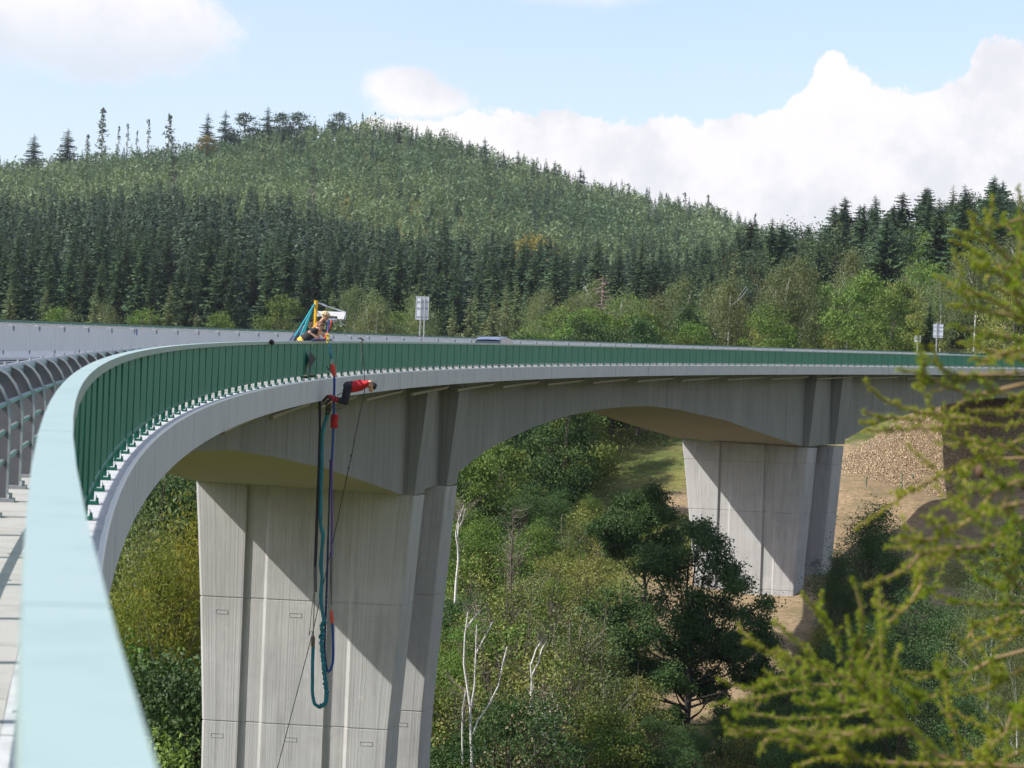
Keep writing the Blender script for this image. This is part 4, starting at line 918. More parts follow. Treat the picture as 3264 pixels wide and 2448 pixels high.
valley(330, 1120, 1500, 146, LARY, 20, 'yellow green larch left of the near pier', 'larch_tree', 1.0)
valley(398, 1065, 1500, 150, LARO, 20, 'orange tinted larch touching the left edge of the near pier', 'larch_tree', 0.85)
valley(255, 1240, 1560, 140, LARY, 20, 'low yellow green larch beside the pale handrail', 'larch_tree', 0.9)
valley(322, 1075, 1480, 158, BIRN, 15, 'pale birch with hanging twigs behind the yellow larches', 'birch_tree', 0.8)
valley(395, 1015, 1440, 172, DKB[0], 14, 'dark leafy tree under the deck behind the larches left of the near pier', 'broadleaf_tree', 0.9)
valley(300, 1150, 1480, 165, GRB[0], 13, 'green leafy tree under the curved edge beam left of the near pier', 'broadleaf_tree', 1.1)
for k, (x, yt, yb, d) in enumerate(((215, 985, 1330, 215), (262, 960, 1310, 225), (318, 955, 1290, 232), (372, 950, 1280, 240), (425, 960, 1290, 228), (290, 1010, 1350, 200), (345, 1000, 1340, 206), (400, 1020, 1360, 196), (240, 1070, 1400, 186), (465, 980, 1300, 222))):
    valley(x, yt, yb, d, (DKB + GRB)[(k * 5) % 6], 14, 'green leafy tree rising to the deck underside behind the larches left of the near pier', 'broadleaf_tree', 1.0, group='leafy trees behind the larches left of the near pier')
for k, (x, yt, d) in enumerate(((300, 1400, 128), (365, 1430, 124), (410, 1480, 126), (330, 1510, 119), (250, 1330, 133), (395, 1395, 135))):
    valley(x, yt, 1830, d, (DKB + GRB)[k % 5], 14, 'glossy dark leafy tree in the thicket between handrail and near pier', 'broadleaf_tree', 1.0, group='thicket between handrail and near pier')
# centre valley
for k, (x, yt, yb, d, mm, wid, lab, nm) in enumerate((
    (985, 1040, 1330, 215, DKB[1], 1.1, 'dark leafy tree hard against the right side of the near pier', 'broadleaf_tree'),
    (1075, 1060, 1330, 226, DKB[2], 1.2, 'dark leafy tree below the wood edge right of the dead birch', 'broadleaf_tree'),
    (1160, 1100, 1380, 205, GRB[1], 1.0, 'round green tree in the middle of the valley under the main span', 'broadleaf_tree'),
    (1050, 1150, 1450, 190, GRB[2], 1.0, 'green tree behind the forked white birch', 'broadleaf_tree'),
    (960, 1270, 1600, 168, DKB[0], 1.0, 'dark bushy tree at the lower right edge of the near pier', 'broadleaf_tree'),
    (940, 1420, 1720, 150, GRB[0], 1.0, 'bright leafy tree at the foot of the near pier', 'broadleaf_tree'),
    (1090, 1480, 1760, 140, DKB[0], 1.0, 'dark undergrowth tree below the forked white birch', 'broadleaf_tree'),
    (1320, 1500, 1720, 150, GRB[1], 1.0, 'low green tree left of the oak trunk', 'broadleaf_tree'))):
    valley(x, yt, yb, d, mm, 14, lab, nm, wid)
def lobed(name, label, base, d, lobes, per, leaf, leafm, barkm, r0_, seed):
    """tree with its crown masses where the photo shows them, limbs running to each"""
    r = np.random.default_rng(seed); b = VW(*base, d); b.z = min(b.z, gz1(b.x, b.y)); root = thing(name, label, 'tree', b); cr, tr = G(), G()
    m = d / 5752.0; top = VW(base[0] + 10, min(q[1] for q in lobes) + 60, d); P, T = [], []
    stem = [b.lerp(top, q) + Vector((0.15 * math.sin(q * 7 + seed), 0, 0)) for q in np.linspace(0, 1, 8)]; tr.tube(stem, np.linspace(r0_, 0.05, 8), 8)
    for x, y, rad in lobes:
        c = VW(x, y, d + r.uniform(-2.2, 2.2)); R = rad * m
        h = np.clip((c.z - b.z) / (top.z - b.z) * 0.62, 0.2, 0.9); p0 = b.lerp(top, h); pm = p0.lerp(c, 0.5) + Vector((0, 0, -0.10 * (c - p0).length))
        tr.tube([p0, pm, c], [r0_ * 0.42 * (1.2 - h), r0_ * 0.2, 0.03], 6, cap=False)
        for q in range(9):
            D = r.normal(size=3); D /= np.linalg.norm(D); e = np.array(c) + D * R * r.uniform(0.55, 1.0) * np.array([1, 1.2, 0.8]); k = int(per * r.uniform(0.5, 1.5))
            tr.tube([c, Vector(e)], [0.035, 0.01], 4, cap=False)
            P.append(e + r.normal(size=(k, 3)) * R * np.array([0.27, 0.32, 0.21])); T.append(np.full(k, r.uniform(0, 1)))
    leafquads(cr, np.concatenate(P), leaf, 0, np.concatenate(T), 0.6)
    cr.build('crown', [leafm], root); tr.build('trunk', [barkm], root, smooth=True)
M_dbark = mat('dark_bark', (0.035, 0.03, 0.027), 0.95)
lobed('oak_tree', 'large dark oak with an open ragged crown in front of the far pier', (1480, 1655), 166, [(1508, 1150, 42), (1530, 1200, 48), (1465, 1215, 48), (1410, 1215, 42), (1585, 1250, 42), (1540, 1290, 50), (1470, 1300, 58), (1390, 1290, 55), (1320, 1320, 50), (1620, 1320, 46), (1600, 1385, 40), (1655, 1390, 34), (1410, 1375, 52), (1335, 1395, 46), (1490, 1400, 46), (1560, 1425, 40), (1380, 1455, 46), (1450, 1470, 40), (1330, 1475, 34), (1610, 1460, 30), (1540, 1500, 36), (1400, 1535, 34), (1575, 1545, 26), (1455, 1550, 24), (1500, 1350, 44), (1430, 1430, 44), (1530, 1370, 44), (1350, 1520, 36), (1640, 1440, 30), (1500, 1470, 36), (1300, 1440, 34)], 320, 0.088, F_dark, M_dbark, 0.26, 5)
lobed('oak_tree', 'smaller dark oak with a spreading crown at the upper left of the large oak', (1390, 1400), 188, [(1400, 1075, 40), (1355, 1110, 44), (1305, 1145, 34), (1425, 1120, 40), (1375, 1160, 40), (1440, 1165, 32), (1330, 1180, 30), (1405, 1200, 32)], 480, 0.092, F_dark, M_dbark, 0.2, 6)
for k, (x, yt, yb, d) in enumerate(((1200, 1180, 1420, 190), (1250, 1150, 1400, 200), (1120, 1250, 1500, 178), (1290, 1230, 1480, 180), (1180, 1330, 1560, 166), (1250, 1380, 1620, 160), (1040, 1290, 1540, 166), (1330, 1330, 1580, 168), (1130, 1420, 1660, 152), (1220, 1480, 1700, 150), (1010, 1400, 1640, 150), (1370, 1460, 1660, 158), (1260, 1090, 1320, 218), (1400, 1590, 1700, 158), (1550, 1560, 1680, 168))):
    valley(x, yt, yb, d, OLVN[k % 3], 8, 'yellowish olive bush on the valley side between the two piers', 'sallow_bush', 1.0, 'bush', 'olive bushes between the piers')
nb_ = 0
for x, y, d, vx in scatter(985, 1480, 150, 232, 5.2):
    if max(min(1, 1.3 - math.hypot(x - q[0], y - q[1]) / q[2]) for q in DP) > 0.35: continue
    t_ = math.atan2(y, RAD + DX - x) * RAD; u_ = RAD - math.hypot(x - DX - RAD, y)
    if 207 < t_ < 223 and -14 < u_ < 2: continue
    if d > np.interp(vx, [925, 1250, 1480], [212, 222, 228]) and random.random() < 0.5: continue
    q = random.random()
    if q < 0.62: place_parts('sallow_bush', OLVN[random.randrange(3)], x, y, random.uniform(0.3, 0.62), 'low yellowish bush scattered on the open slope between the two piers', 'bush', 'low bushes on the open slope')
    else: place_parts('broadleaf_tree', GRB[random.randrange(3)], x, y, random.uniform(0.22, 0.45), 'small young green tree scattered on the open slope between the two piers', 'tree', 'young trees on the open slope')
SAP = [tmpl_parts('slender_tree', broad_geo(11, 3.6, 60, 42, 0.17, seed=340 + k, base=0.22, lobes=0.6, spread=0.075, limb_n=(22, 22, 4)[k], trad=0.06, tall=0.6), (F_olive, F_leaf, F_birch)[k], (M_bark, M_bark, M_dead)[k]) for k in range(3)]
for k, (x, yt, yb, d) in enumerate(((1010, 1180, 1480, 176), (1100, 1150, 1440, 186), (1140, 1210, 1520, 172), (1180, 1240, 1540, 168), (1225, 1280, 1600, 158), (1260, 1200, 1500, 178), (1290, 1310, 1610, 160), (1060, 1350, 1660, 150), (1110, 1330, 1640, 152), (1160, 1380, 1690, 146), (1210, 1400, 1700, 148), (1245, 1340, 1620, 158), (1000, 1460, 1720, 146), (1300, 1420, 1680, 152), (1280, 1130, 1400, 200), (1220, 1110, 1370, 206), (1340, 1210, 1470, 184), (1085, 1250, 1560, 164))):
    valley(x, yt, yb, d, SAP[(k * 7 + k // 3) % 3], 11, ('slender yellowish tree with a thin stem in the thicket between the two piers', 'slender fresh green tree with a thin stem in the thicket between the two piers', 'slender pale green tree with a thin grey stem in the thicket between the two piers')[(k * 7 + k // 3) % 3], 'slender_tree', 1.1, group=('slender yellowish trees', 'slender green trees', 'slender pale green trees')[(k * 7 + k // 3) % 3] + ' in the thicket')
for k, (x, yt, yb, d) in enumerate(((1420, 1540, 1690, 156), (1500, 1580, 1700, 152), (1555, 1530, 1680, 156), (1610, 1500, 1660, 160), (1660, 1450, 1600, 168), (1690, 1540, 1700, 156), (1575, 1600, 1720, 150), (1380, 1600, 1720, 150), (1730, 1400, 1560, 172), (1640, 1580, 1720, 150), (1760, 1480, 1640, 160), (1345, 1560, 1700, 150))):
    valley(x, yt, yb, d, (DKB + GRB)[k % 6], 14, 'dark bush in the undergrowth round the foot of the large oak', 'broadleaf_bush', 1.3, 'bush', 'bushes round the foot of the large oak')
for k, (x, yt, yb, d) in enumerate(((985, 1130, 1420, 190), (1030, 1100, 1380, 200), (1125, 1060, 1320, 214), (1000, 1330, 1620, 162), (960, 1400, 1680, 156), (1190, 1070, 1300, 222))):
    valley(x, yt, yb, d, (GRB + DKB)[(k * 2) % 6], 13, 'tall leafy green tree in the dense wood right of the near pier', 'broadleaf_tree', 0.9, group='tall leafy trees right of the near pier')
PALE = tmpl_parts('pale_bush', broad_geo(6, 3.8, 60, 60, 0.14, seed=330, base=0.05, lobes=0.7, spread=0.085), F_pale, M_birch)
valley(1165, 1450, 1690, 142, PALE, 6, 'cream leaved bush round thin white stems', 'pale_bush', 0.9, 'bush')
# birches without leaves
def stems(name, label, polys, d, mm_mat, tw=26, seed=1, rad=0.16, leafm=None):
    r = np.random.default_rng(seed); p0 = VW(*polys[0][0], d)
    root = thing(name, label, 'tree', p0)
    for k, pl in enumerate(polys):
        dk = d + r.uniform(-0.8, 0.8) * (k > 0)
        pp = [VW(x, y, d + (dk - d) * (i / max(1, len(pl) - 1))) for i, (x, y) in enumerate(pl)]
        g = G(); g.tube(pp, np.linspace(rad * (1.0 if k == 0 else 0.62), 0.03, len(pp)), 8); g.build('trunk', [mm_mat], root, smooth=True)
        tw_ = G()
        for q in range(tw):
            s = r.uniform(0.35, 1.0) * (len(pp) - 1); i0 = min(int(s), len(pp) - 2); c0 = pp[i0].lerp(pp[i0 + 1], s - i0)
            L = r.uniform(0.5, 1.7); e = c0 + Vector((r.normal(0, 0.5), r.normal(0, 0.5), r.uniform(0.2, 1.0))).normalized() * L
            m_ = c0.lerp(e, 0.5) + Vector((0, 0, -0.08 * L)); tw_.tube([c0, m_, e], [0.016, 0.010, 0.005], 4, cap=False)
            for w in range(3): 
                e2 = m_.lerp(e, r.uniform(0, 1)); tw_.tube([e2, e2 + Vector((r.normal(0, 0.3), r.normal(0, 0.3), r.uniform(-0.1, 0.5)))], [0.007, 0.004], 3, cap=False)
        tw_.build('twigs', [M_dead], root)
Zc = lambda x, y: ((1350 + x / 1.445) / V_, (1300 + y / 1.445) / V_)
stems('dead_birch', 'bare white birch trunk with upswept twigs at the right edge of the near pier', [[Zc(145, 900), Zc(150, 800), Zc(160, 700), Zc(157, 600), Zc(163, 520), Zc(185, 450)], [Zc(158, 640), Zc(148, 580), Zc(160, 520), Zc(170, 470)], [Zc(160, 560), Zc(180, 520), Zc(193, 465)]], 168, M_birch, 12, 1, 0.085)
stems('forked_birch', 'forked white birch with several slender stems in the valley bottom', [[Zc(222, 1700), Zc(222, 1600), Zc(216, 1480), Zc(215, 1380), Zc(200, 1280), Zc(185, 1180), Zc(190, 1050), Zc(205, 940)], [Zc(218, 1380), Zc(235, 1280), Zc(240, 1150), Zc(245, 1000)], [Zc(228, 1500), Zc(250, 1440), Zc(300, 1370), Zc(345, 1280), Zc(365, 1180), Zc(385, 1100)], [Zc(180, 1640), Zc(178, 1500), Zc(180, 1390), Zc(195, 1300)], [Zc(243, 1130), Zc(280, 1060), Zc(322, 980)], [Zc(200, 1010), Zc(230, 970), Zc(262, 935)]], 138, M_birch, 14, 2, 0.08)
stems('young_birch', 'young birch with thin white stems rising from the cream leaved bush', [[Zc(512, 1590), Zc(505, 1480), Zc(495, 1350), Zc(498, 1250), Zc(492, 1170)], [Zc(540, 1520), Zc(548, 1430), Zc(556, 1330)], [Zc(500, 1230), Zc(530, 1170), Zc(545, 1110), Zc(568, 1075)], [Zc(497, 1180), Zc(520, 1110), Zc(550, 1065)]], 141.5, M_birch, 6, 3, 0.08)
stems('dead_larch', 'tall thin dead larch with a sparse grey crown between the piers', [[Zc(380, 1230), Zc(385, 1100), Zc(395, 980), Zc(402, 850), Zc(404, 700), Zc(410, 600), Zc(412, 460)]], 176, M_bark, 90, 4, 0.10)
# lower right, in the shade of the bridge
valley(1872, 1090, 1420, 190, HORN, 13, 'dark conical hornbeam in the shade right of the far pier', 'hornbeam_tree', 1.15)
valley(1800, 1190, 1440, 186, HORN, 13, 'smaller dark hornbeam hugging the right side of the far pier', 'hornbeam_tree', 0.7)
for k, (x, yt, yb, d, mm, h0, lab, nm) in enumerate((
    (1760, 1340, 1640, 165, LARY, 20, 'young larch below the far pier in the bridge shade', 'larch_tree'), (1850, 1330, 1700, 155, DKB[0], 14, 'dark shaded tree below the conical hornbeam', 'broadleaf_tree'),
    (1960, 1270, 1640, 165, DKB[1], 14, 'dark shaded tree right of the conical hornbeam', 'broadleaf_tree'), (2050, 1330, 1700, 158, DKB[2], 14, 'dark shaded tree behind the larch sprays low on the right', 'broadleaf_tree'),
    (1700, 1440, 1760, 148, DKB[1], 14, 'dark shaded tree right of the oak trunk', 'broadleaf_tree'), (1800, 1480, 1850, 140, DKB[2], 14, 'shaded leafy tree at the lower edge right of the oak', 'broadleaf_tree'),
    (1930, 1450, 1850, 138, DKB[0], 14, 'shaded leafy tree at the lower edge behind the foreground larch', 'broadleaf_tree'), (2130, 1200, 1600, 152, BIRN, 15, 'sunlit pale birch behind the foreground larch on the right', 'birch_tree'),
    (2195, 1380, 1750, 145, BIRN, 15, 'second pale birch at the right edge behind the foreground larch', 'birch_tree'), (2080, 1500, 1850, 136, DKB[1], 14, 'dark tree low in the right corner behind the foreground larch', 'broadleaf_tree'), (1620, 1560, 1800, 145, OLVN[0], 8, 'low olive bush right of the oak foot', 'sallow_bush'), (2190, 1130, 1500, 175, DKB[2], 14, 'dark tree at the right edge below the embankment', 'broadleaf_tree'))):
    valley(x, yt, yb, d, mm, h0, lab, nm, 1.0)
# undergrowth and grass on the open slopes
P, T = [], []
for x, y, d, vx in scatter(850, 2250, 135, 300, 0.95):
    dm_ = max(min(1, 1.3 - math.hypot(x - q[0], y - q[1]) / q[2]) for q in DP)
    t_ = math.atan2(y, RAD + DX - x) * RAD; u_ = RAD - math.hypot(x - DX - RAD, y)
    if dm_ > 0.45 and random.random() < 0.97: continue
    if 208 < t_ < 222 and -13 < u_ < 1: continue
    if 234 < t_ and -40 < u_ < 30: continue
    if random.random() < 0.25: continue
    z = gz1(x, y); k = random.randrange(6, 13); h = random.choice((0.25, 0.35, 0.5, 0.9))
    P.append(np.array([x, y, z + h * 0.4]) + rng.normal(size=(k, 3)) * np.array([0.45, 0.45, h * 0.45])); T.append(np.full(k, random.random()))
g = G(); leafquads(g, np.concatenate(P), 0.17, 0, np.concatenate(T), 0.4)
kind(g.build('undergrowth', [F_olive]), 'stuff')
# thin green fence posts along the foot of the embankment
M_fence = mat('green_fence_post', (0.03, 0.11, 0.085), 0.6)
Z5 = lambda x, y: ((1950 + x / 1.659), (1000 + y / 1.659))
for k, (xt, yt, yb) in enumerate(((1344, 872, 962), (1533, 846, 930), (1590, 850, 945), (1760, 905, 985), (1945, 930, 1000))):
    d = 252 + k * 1.5; v = W(*Z5(xt, yb), d); zt = W(*Z5(xt, yt), d).z; zg = gz1(v.x, v.y) - 0.2
    g = G(); g.tube([(v.x, v.y, zg), (v.x, v.y, zt)], 0.055, 8); g.tube([(v.x, v.y, zt), (v.x, v.y, zt + 0.04)], 0.07, 8)
    tag(g.build('fence_post', [M_fence]), ('thin green fence post nearest the far pier at the foot of the stone slope', 'shorter green fence post in the middle of the stone slope foot', 'green fence post beside the shadow edge on the stone slope', 'green fence post in the shaded part of the slope foot', 'last green fence post in deep shade at the slope foot')[k], 'post')

# ---------------------------------------------------------------- foreground larch leaning in from the right
M_twig = wear(mat('larch_twig', (0.30, 0.20, 0.085), 0.8), (0.17, 0.11, 0.06), (1, 1, 1), 0.4, 0.7, 0.7, 0, 30)
F_near = foliage('near_larch_needles', (0.140, 0.220, 0.014), (0.375, 0.395, 0.032), 0.42, 0.1)
K1 = lambda x, y: (2664 + x / 1.747, 548 + y / 1.747)
K2 = lambda x, y: (2264 + x / 1.659, 1448 + y / 1.659)
TRX = 3.45                                         # trunk stands out of frame to the right
lv = W(4060, 1500, 6.6); lbase = Vector((lv.x, lv.y, gz1(lv.x, lv.y)))
larch = thing('larch_tree', 'sunlit yellow green larch whose sprays fill the near right edge, out of focus', 'tree', lbase)
g = G(); g.tube([lbase + Vector((0.25 * math.sin(k * 0.9) * 0.2, 0, (2.1 - lbase.z) * k / 9)) for k in range(10)], np.linspace(0.19, 0.02, 10), 10); g.build('trunk', [M_bark], larch, smooth=True)
BR1 = [[(1048, 560), (950, 470), (860, 380), (790, 300), (750, 225)], [(835, 390), (740, 355), (655, 328)], [(850, 480), (740, 420), (648, 385)], [(1048, 250), (960, 285), (895, 300), (858, 268)], [(1060, 420), (1040, 300), (1030, 200), (1015, 80)], [(1048, 700), (950, 600), (850, 520), (760, 515)], [(1048, 830), (940, 750), (820, 690), (700, 640)], [(1000, 800), (800, 770), (640, 735)], [(1048, 940), (900, 905), (750, 880), (640, 860)], [(1048, 1040), (850, 990), (690, 955)], [(1048, 1120), (800, 1130), (650, 1130), (575, 1080), (535, 970)], [(1048, 1180), (760, 1250), (640, 1200), (520, 1150), (440, 1120), (345, 1095)], [(520, 1150), (470, 1180), (440, 1190)], [(1048, 1250), (900, 1230), (720, 1270), (640, 1320)], [(760, 1375), (450, 1335), (350, 1300), (250, 1260), (200, 1210), (160, 1165)], [(800, 1380), (600, 1370), (450, 1345)], [(500, 1385), (340, 1370), (250, 1365), (155, 1335)], [(760, 1400), (450, 1430), (300, 1440), (155, 1440)], [(1048, 1400), (900, 1420), (760, 1390)], [(1048, 1560), (850, 1500), (650, 1480), (540, 1430)], [(1048, 620), (960, 680), (880, 640)], [(1048, 1330), (880, 1330), (740, 1330)], [(1048, 990), (930, 1010), (820, 1050), (760, 1040)], [(1048, 1480), (930, 1540), (800, 1600), (700, 1610)], [(1048, 780), (1000, 700), (985, 620), (930, 560)], [(1048, 480), (1000, 520), (900, 540), (830, 600)]]
BR2 = [[(1659, 20), (1450, 25), (1350, 60), (1130, 150), (950, 270), (765, 392)], [(1659, 250), (1400, 330), (1200, 450), (1100, 450), (1000, 440)], [(1350, 60), (1345, 200), (1360, 350)], [(1659, 720), (1550, 620), (1450, 520), (1380, 470), (1260, 410)], [(1500, 480), (1250, 500), (1110, 520), (1050, 600), (940, 650), (820, 692)], [(1105, 560), (1115, 690), (1050, 800), (940, 890)], [(1659, 790), (1450, 800), (1300, 780), (1190, 745)], [(1115, 740), (1160, 720), (1215, 690)], [(1659, 835), (1550, 860), (1400, 910), (1350, 990), (1320, 1070)], [(1659, 920), (1480, 960), (1370, 1020)], [(1659, 1040), (1500, 1080), (1380, 1150), (1250, 1172), (1130, 1160), (1020, 1150)], [(1659, 1130), (1550, 1190), (1430, 1250)], [(1345, 1640), (1290, 1470), (1255, 1300), (1245, 1170), (1240, 1060)], [(1659, 1420), (1500, 1500), (1400, 1590)], [(1640, 1720), (1400, 1659), (1200, 1590), (1050, 1450), (900, 1330), (760, 1200), (600, 1130), (450, 980), (335, 885)], [(700, 1090), (640, 920), (560, 840), (488, 738)], [(740, 1180), (750, 1050), (810, 930), (800, 820), (753, 655)], [(930, 1340), (917, 1200), (905, 1050), (905, 858)], [(810, 1240), (803, 1150), (805, 1050)], [(640, 1150), (400, 1070), (250, 1020), (185, 990)], [(780, 1220), (560, 1220), (380, 1180), (260, 1222)], [(420, 1190), (300, 1210), (190, 1250), (45, 1188)], [(640, 1225), (400, 1255), (200, 1300), (0, 1322)], [(900, 1330), (700, 1390), (400, 1400), (200, 1370), (105, 1330)], [(820, 1440), (700, 1480), (450, 1460), (250, 1470), (130, 1450), (66, 1408)], [(1050, 1450), (800, 1470), (600, 1500), (390, 1455)], [(900, 1480), (700, 1500), (560, 1580), (420, 1520), (300, 1500), (262, 1575)], [(1659, 1660), (1500, 1640), (1100, 1640), (800, 1620), (600, 1600), (450, 1655)], [(1659, 1560), (1500, 1640), (1400, 1600)], [(1070, 1370), (1090, 1310), (1112, 1255)], [(1659, 1300), (1600, 1350), (1560, 1480), (1450, 1560)], [(1659, 560), (1560, 560), (1450, 560)], [(1659, 130), (1500, 190), (1420, 300), (1330, 330)], [(1659, 330), (1560, 400), (1440, 480)], [(1659, 640), (1500, 700), (1400, 640)], [(1050, 1450), (1000, 1340), (940, 1290), (880, 1200)], [(1200, 1590), (1100, 1480), (1000, 1450)], [(900, 1340), (640, 1300), (520, 1330), (440, 1290)]]
rl = np.random.default_rng(11)
def smooth_path(P, n):
    P = np.array([list(p) for p in P]); s = np.linspace(0, 1, len(P)); q = np.linspace(0, 1, n)
    lin = np.stack([np.interp(q, s, P[:, k]) for k in range(3)], 1)
    for _ in range(max(1, n // (3 * len(P)))): lin[1:-1] = (lin[:-2] + lin[1:-1] * 2 + lin[2:]) / 4
    return lin
def needles(g, Q, dens, ln, bright):
    """tufts of needles along Q; towards the tip single needles hug the long shoot"""
    seg = np.linalg.norm(np.diff(Q, axis=0), axis=1); cum = np.r_[0, np.cumsum(seg)]; tot = cum[-1]
    nt_ = max(4, int(tot / dens)); ss = np.linspace(0.02, 0.995, nt_) * tot
    base = np.stack([np.interp(ss, cum, Q[:, k]) for k in range(3)], 1)
    k = 15; fr = ss / tot
    tang = np.stack([np.interp(ss, cum, np.gradient(Q[:, q])) for q in range(3)], 1); tang /= np.linalg.norm(tang, axis=1)[:, None]
    D = rl.normal(size=(nt_, k, 3)); D -= (D * tang[:, None]).sum(2, keepdims=True) * tang[:, None] * 0.55
    D += tang[:, None] * np.where(fr > 0.72, 1.3, 0.35)[:, None, None]
    off = rl.normal(size=(nt_, 1, 3)); off -= (off * tang[:, None]).sum(2, keepdims=True) * tang[:, None]; off /= np.linalg.norm(off, axis=2, keepdims=True)
    D += off * np.where(fr > 0.72, 0.2, 0.9)[:, None, None]
    D /= np.linalg.norm(D, axis=2, keepdims=True)
    L = ln * rl.uniform(0.65, 1.15, (nt_, k, 1)) * np.where(fr > 0.72, 0.75, 1.0)[:, None, None]
    b = np.repeat(base[:, None], k, 1) + off * 0.003; e = b + D * L
    s = np.cross(D, rl.normal(size=D.shape)); s /= np.linalg.norm(s, axis=2, keepdims=True); w = 0.0018
    v = np.stack([b - s * w, b + s * w, e], 2).reshape(-1, 3)
    t = np.repeat(np.clip(bright + 0.35 * fr[:, None] + rl.normal(0, 0.14, (nt_, k)), 0, 1).ravel(), 3)
    g.add(v, np.arange(len(v)).reshape(-1, 3), 0, t)
def spray(pl, conv, upper):
    px = [conv(*p) for p in pl]
    yy = np.mean([p[1] for p in px]); d0 = 5.9 + 0.75 * math.sin(px[0][1] * 0.011 + px[-1][0] * 0.004) + rl.normal(0, 0.12)
    P = [W(x, y, d0 - 0.10 * i / len(px)) for i, (x, y) in enumerate(px)]
    rooted = px[0][0] > 3250
    if rooted:                                          # carry the bough back to the trunk
        zt = P[0].z + rl.uniform(-0.15, 0.2); P = [Vector((lv.x, lv.y, zt)), Vector((lv.x, lv.y, zt)).lerp(P[0], 0.55) + Vector((0, 0, -0.03))] + P
    n = 14 + 8 * len(P); Q = smooth_path(P, n)
    length = np.linalg.norm(np.diff(Q, axis=0), axis=1).sum()
    r0_ = 0.0030 + 0.0021 * length
    w_ = G(); w_.tube(Q, np.linspace(r0_, 0.0016, n), 6); nd = G(); bright = rl.uniform(0.05, 0.5)
    Qn = Q[int(n * 0.35):] if rooted else Q
    needles(nd, Qn, 0.0076 if upper else 0.0066, 0.0150, bright)
    for c in range(int(1 + length * 1.2) if upper else int(3 + length * 2.8)):                # short side shoots
        s = rl.uniform(0.35 if rooted else 0.1, 0.82); i0 = int(s * (n - 2)); tg_ = Q[i0 + 1] - Q[i0]; tg_ /= np.linalg.norm(tg_)
        dv = rl.normal(size=3); dv -= tg_ * (dv @ tg_); dv /= np.linalg.norm(dv); dv = dv * 0.8 + tg_ * 0.7 + np.array([0, 0, 0.12]); dv /= np.linalg.norm(dv); L = rl.uniform(0.03, 0.11)
        q = np.array([Q[i0] + dv * L * u + np.array([0, 0, 0.25 * L * u * u]) for u in np.linspace(0, 1, 6)])
        w_.tube(q, np.linspace(0.0022, 0.001, 6), 4); needles(nd, q, 0.0075, 0.014, bright)
    b = w_.build('branch', [M_twig], larch, smooth=True); nd.build('needles', [F_near], b)
for pl in BR1: spray(pl, K1, True)
for pl in BR2: spray(pl, K2, False)
# cones on the sprays
g = None
M_cone = mat('larch_cone', (0.10, 0.055, 0.03), 0.9)
for c, (x, y) in enumerate(((1430, 85), (1580, 290), (1645, 1380), (905, 1350), (690, 1300), (1655, 150))):
    P = W(*K2(x, y), 5.9); g = G(); g.tube([P + Vector((0, 0, z)) for z in (-0.016, -0.011, 0, 0.01, 0.016)], [0.003, 0.010, 0.013, 0.009, 0.002], 8)
    g.build('cone', [M_cone], larch, smooth=True)

# ---------------------------------------------------------------- the jump platform: crane mast, boom, winch, stays
M_yel = wear(mat('yellow_paint', (0.62, 0.36, 0.01), 0.4), (0.5, 0.28, 0.02), (1, 1, 1), 0.45, 0.7, 0.5, 0, 4)
M_wht = mat('white_lacquer', (0.80, 0.78, 0.79), 0.35); M_teal = mat('teal_strap', (0.015, 0.30, 0.36), 0.6); M_chrome = mat('bare_steel', (0.55, 0.56, 0.57), 0.3, 0.9)
M_red = wear(mat('red_cloth', (0.42, 0.012, 0.018), 0.8), (0.30, 0.008, 0.014), (1, 1, 1), 0.4, 0.7, 0.6, 0, 14); M_orng = mat('red_orange_cover', (0.62, 0.06, 0.03), 0.7); M_dgrey = mat('dark_grey_sleeve', (0.10, 0.10, 0.10), 0.8); M_blk = mat('black_webbing', (0.015, 0.015, 0.02), 0.8)
M_bluep = mat('blue_rope', (0.012, 0.055, 0.26), 0.7); M_tealr = wear(mat('teal_bungee_cover', (0.012, 0.135, 0.18), 0.75), (0.02, 0.22, 0.27), (1, 1, 0.4), 0.4, 0.7, 0.7, 0, 6); M_purp = mat('purple_rope', (0.10, 0.05, 0.26), 0.7); M_navy = mat('navy_rope', (0.02, 0.04, 0.11), 0.7); M_camo = wear(mat('camouflage_cloth', (0.09, 0.095, 0.055), 0.9), (0.03, 0.035, 0.022), (1, 1, 1), 0.45, 0.55, 1.0, 0, 9)
TC = 81.5; ca, cb_, cc = TR(TC)
def Lc(dt, u, z): return BP(TC + dt, u, z)
mast = thing('jump_crane', 'small yellow mast with a white boom held by teal stays leaning over the green railing', 'crane', Lc(0, -0.42, 0))
g = G(); g.tube([Lc(0, -0.42, 0.0), Lc(0, -0.42, 2.33)], 0.05, 16); g.tube([Lc(0, -0.42, 2.12), Lc(0, -0.42, 2.34)], 0.062, 16); g.tube([Lc(0, -0.42, 1.66), Lc(0, -0.42, 1.70)], 0.058, 16); g.build('mast', [M_yel], mast, smooth=False)
g = G(); g.box(Lc(0, -0.42, 0.03), (0.12, 0.12, 0.02), 0, (ca, cb_, cc)); g.build('foot_plate', [M_yel], mast)
bx = lambda u, z: Lc(0, u, z)
g = G(); sec = [(-0.36, 2.02), (0.46, 2.02), (0.46, 1.80), (0.27, 1.80), (0.25, 1.885), (-0.10, 1.885), (-0.12, 1.86), (-0.36, 1.86)]
g.loft([[bx(u, z) + cb_ * d for u, z in sec] for d in (-0.10, 0.10)]); g.build('boom', [M_wht], mast)
g = G(); g.tube([bx(0.463, 1.90) , bx(0.50, 1.90)], 0.13, 20); g.build('end_sheave', [M_signback], mast, smooth=False)
g = G()
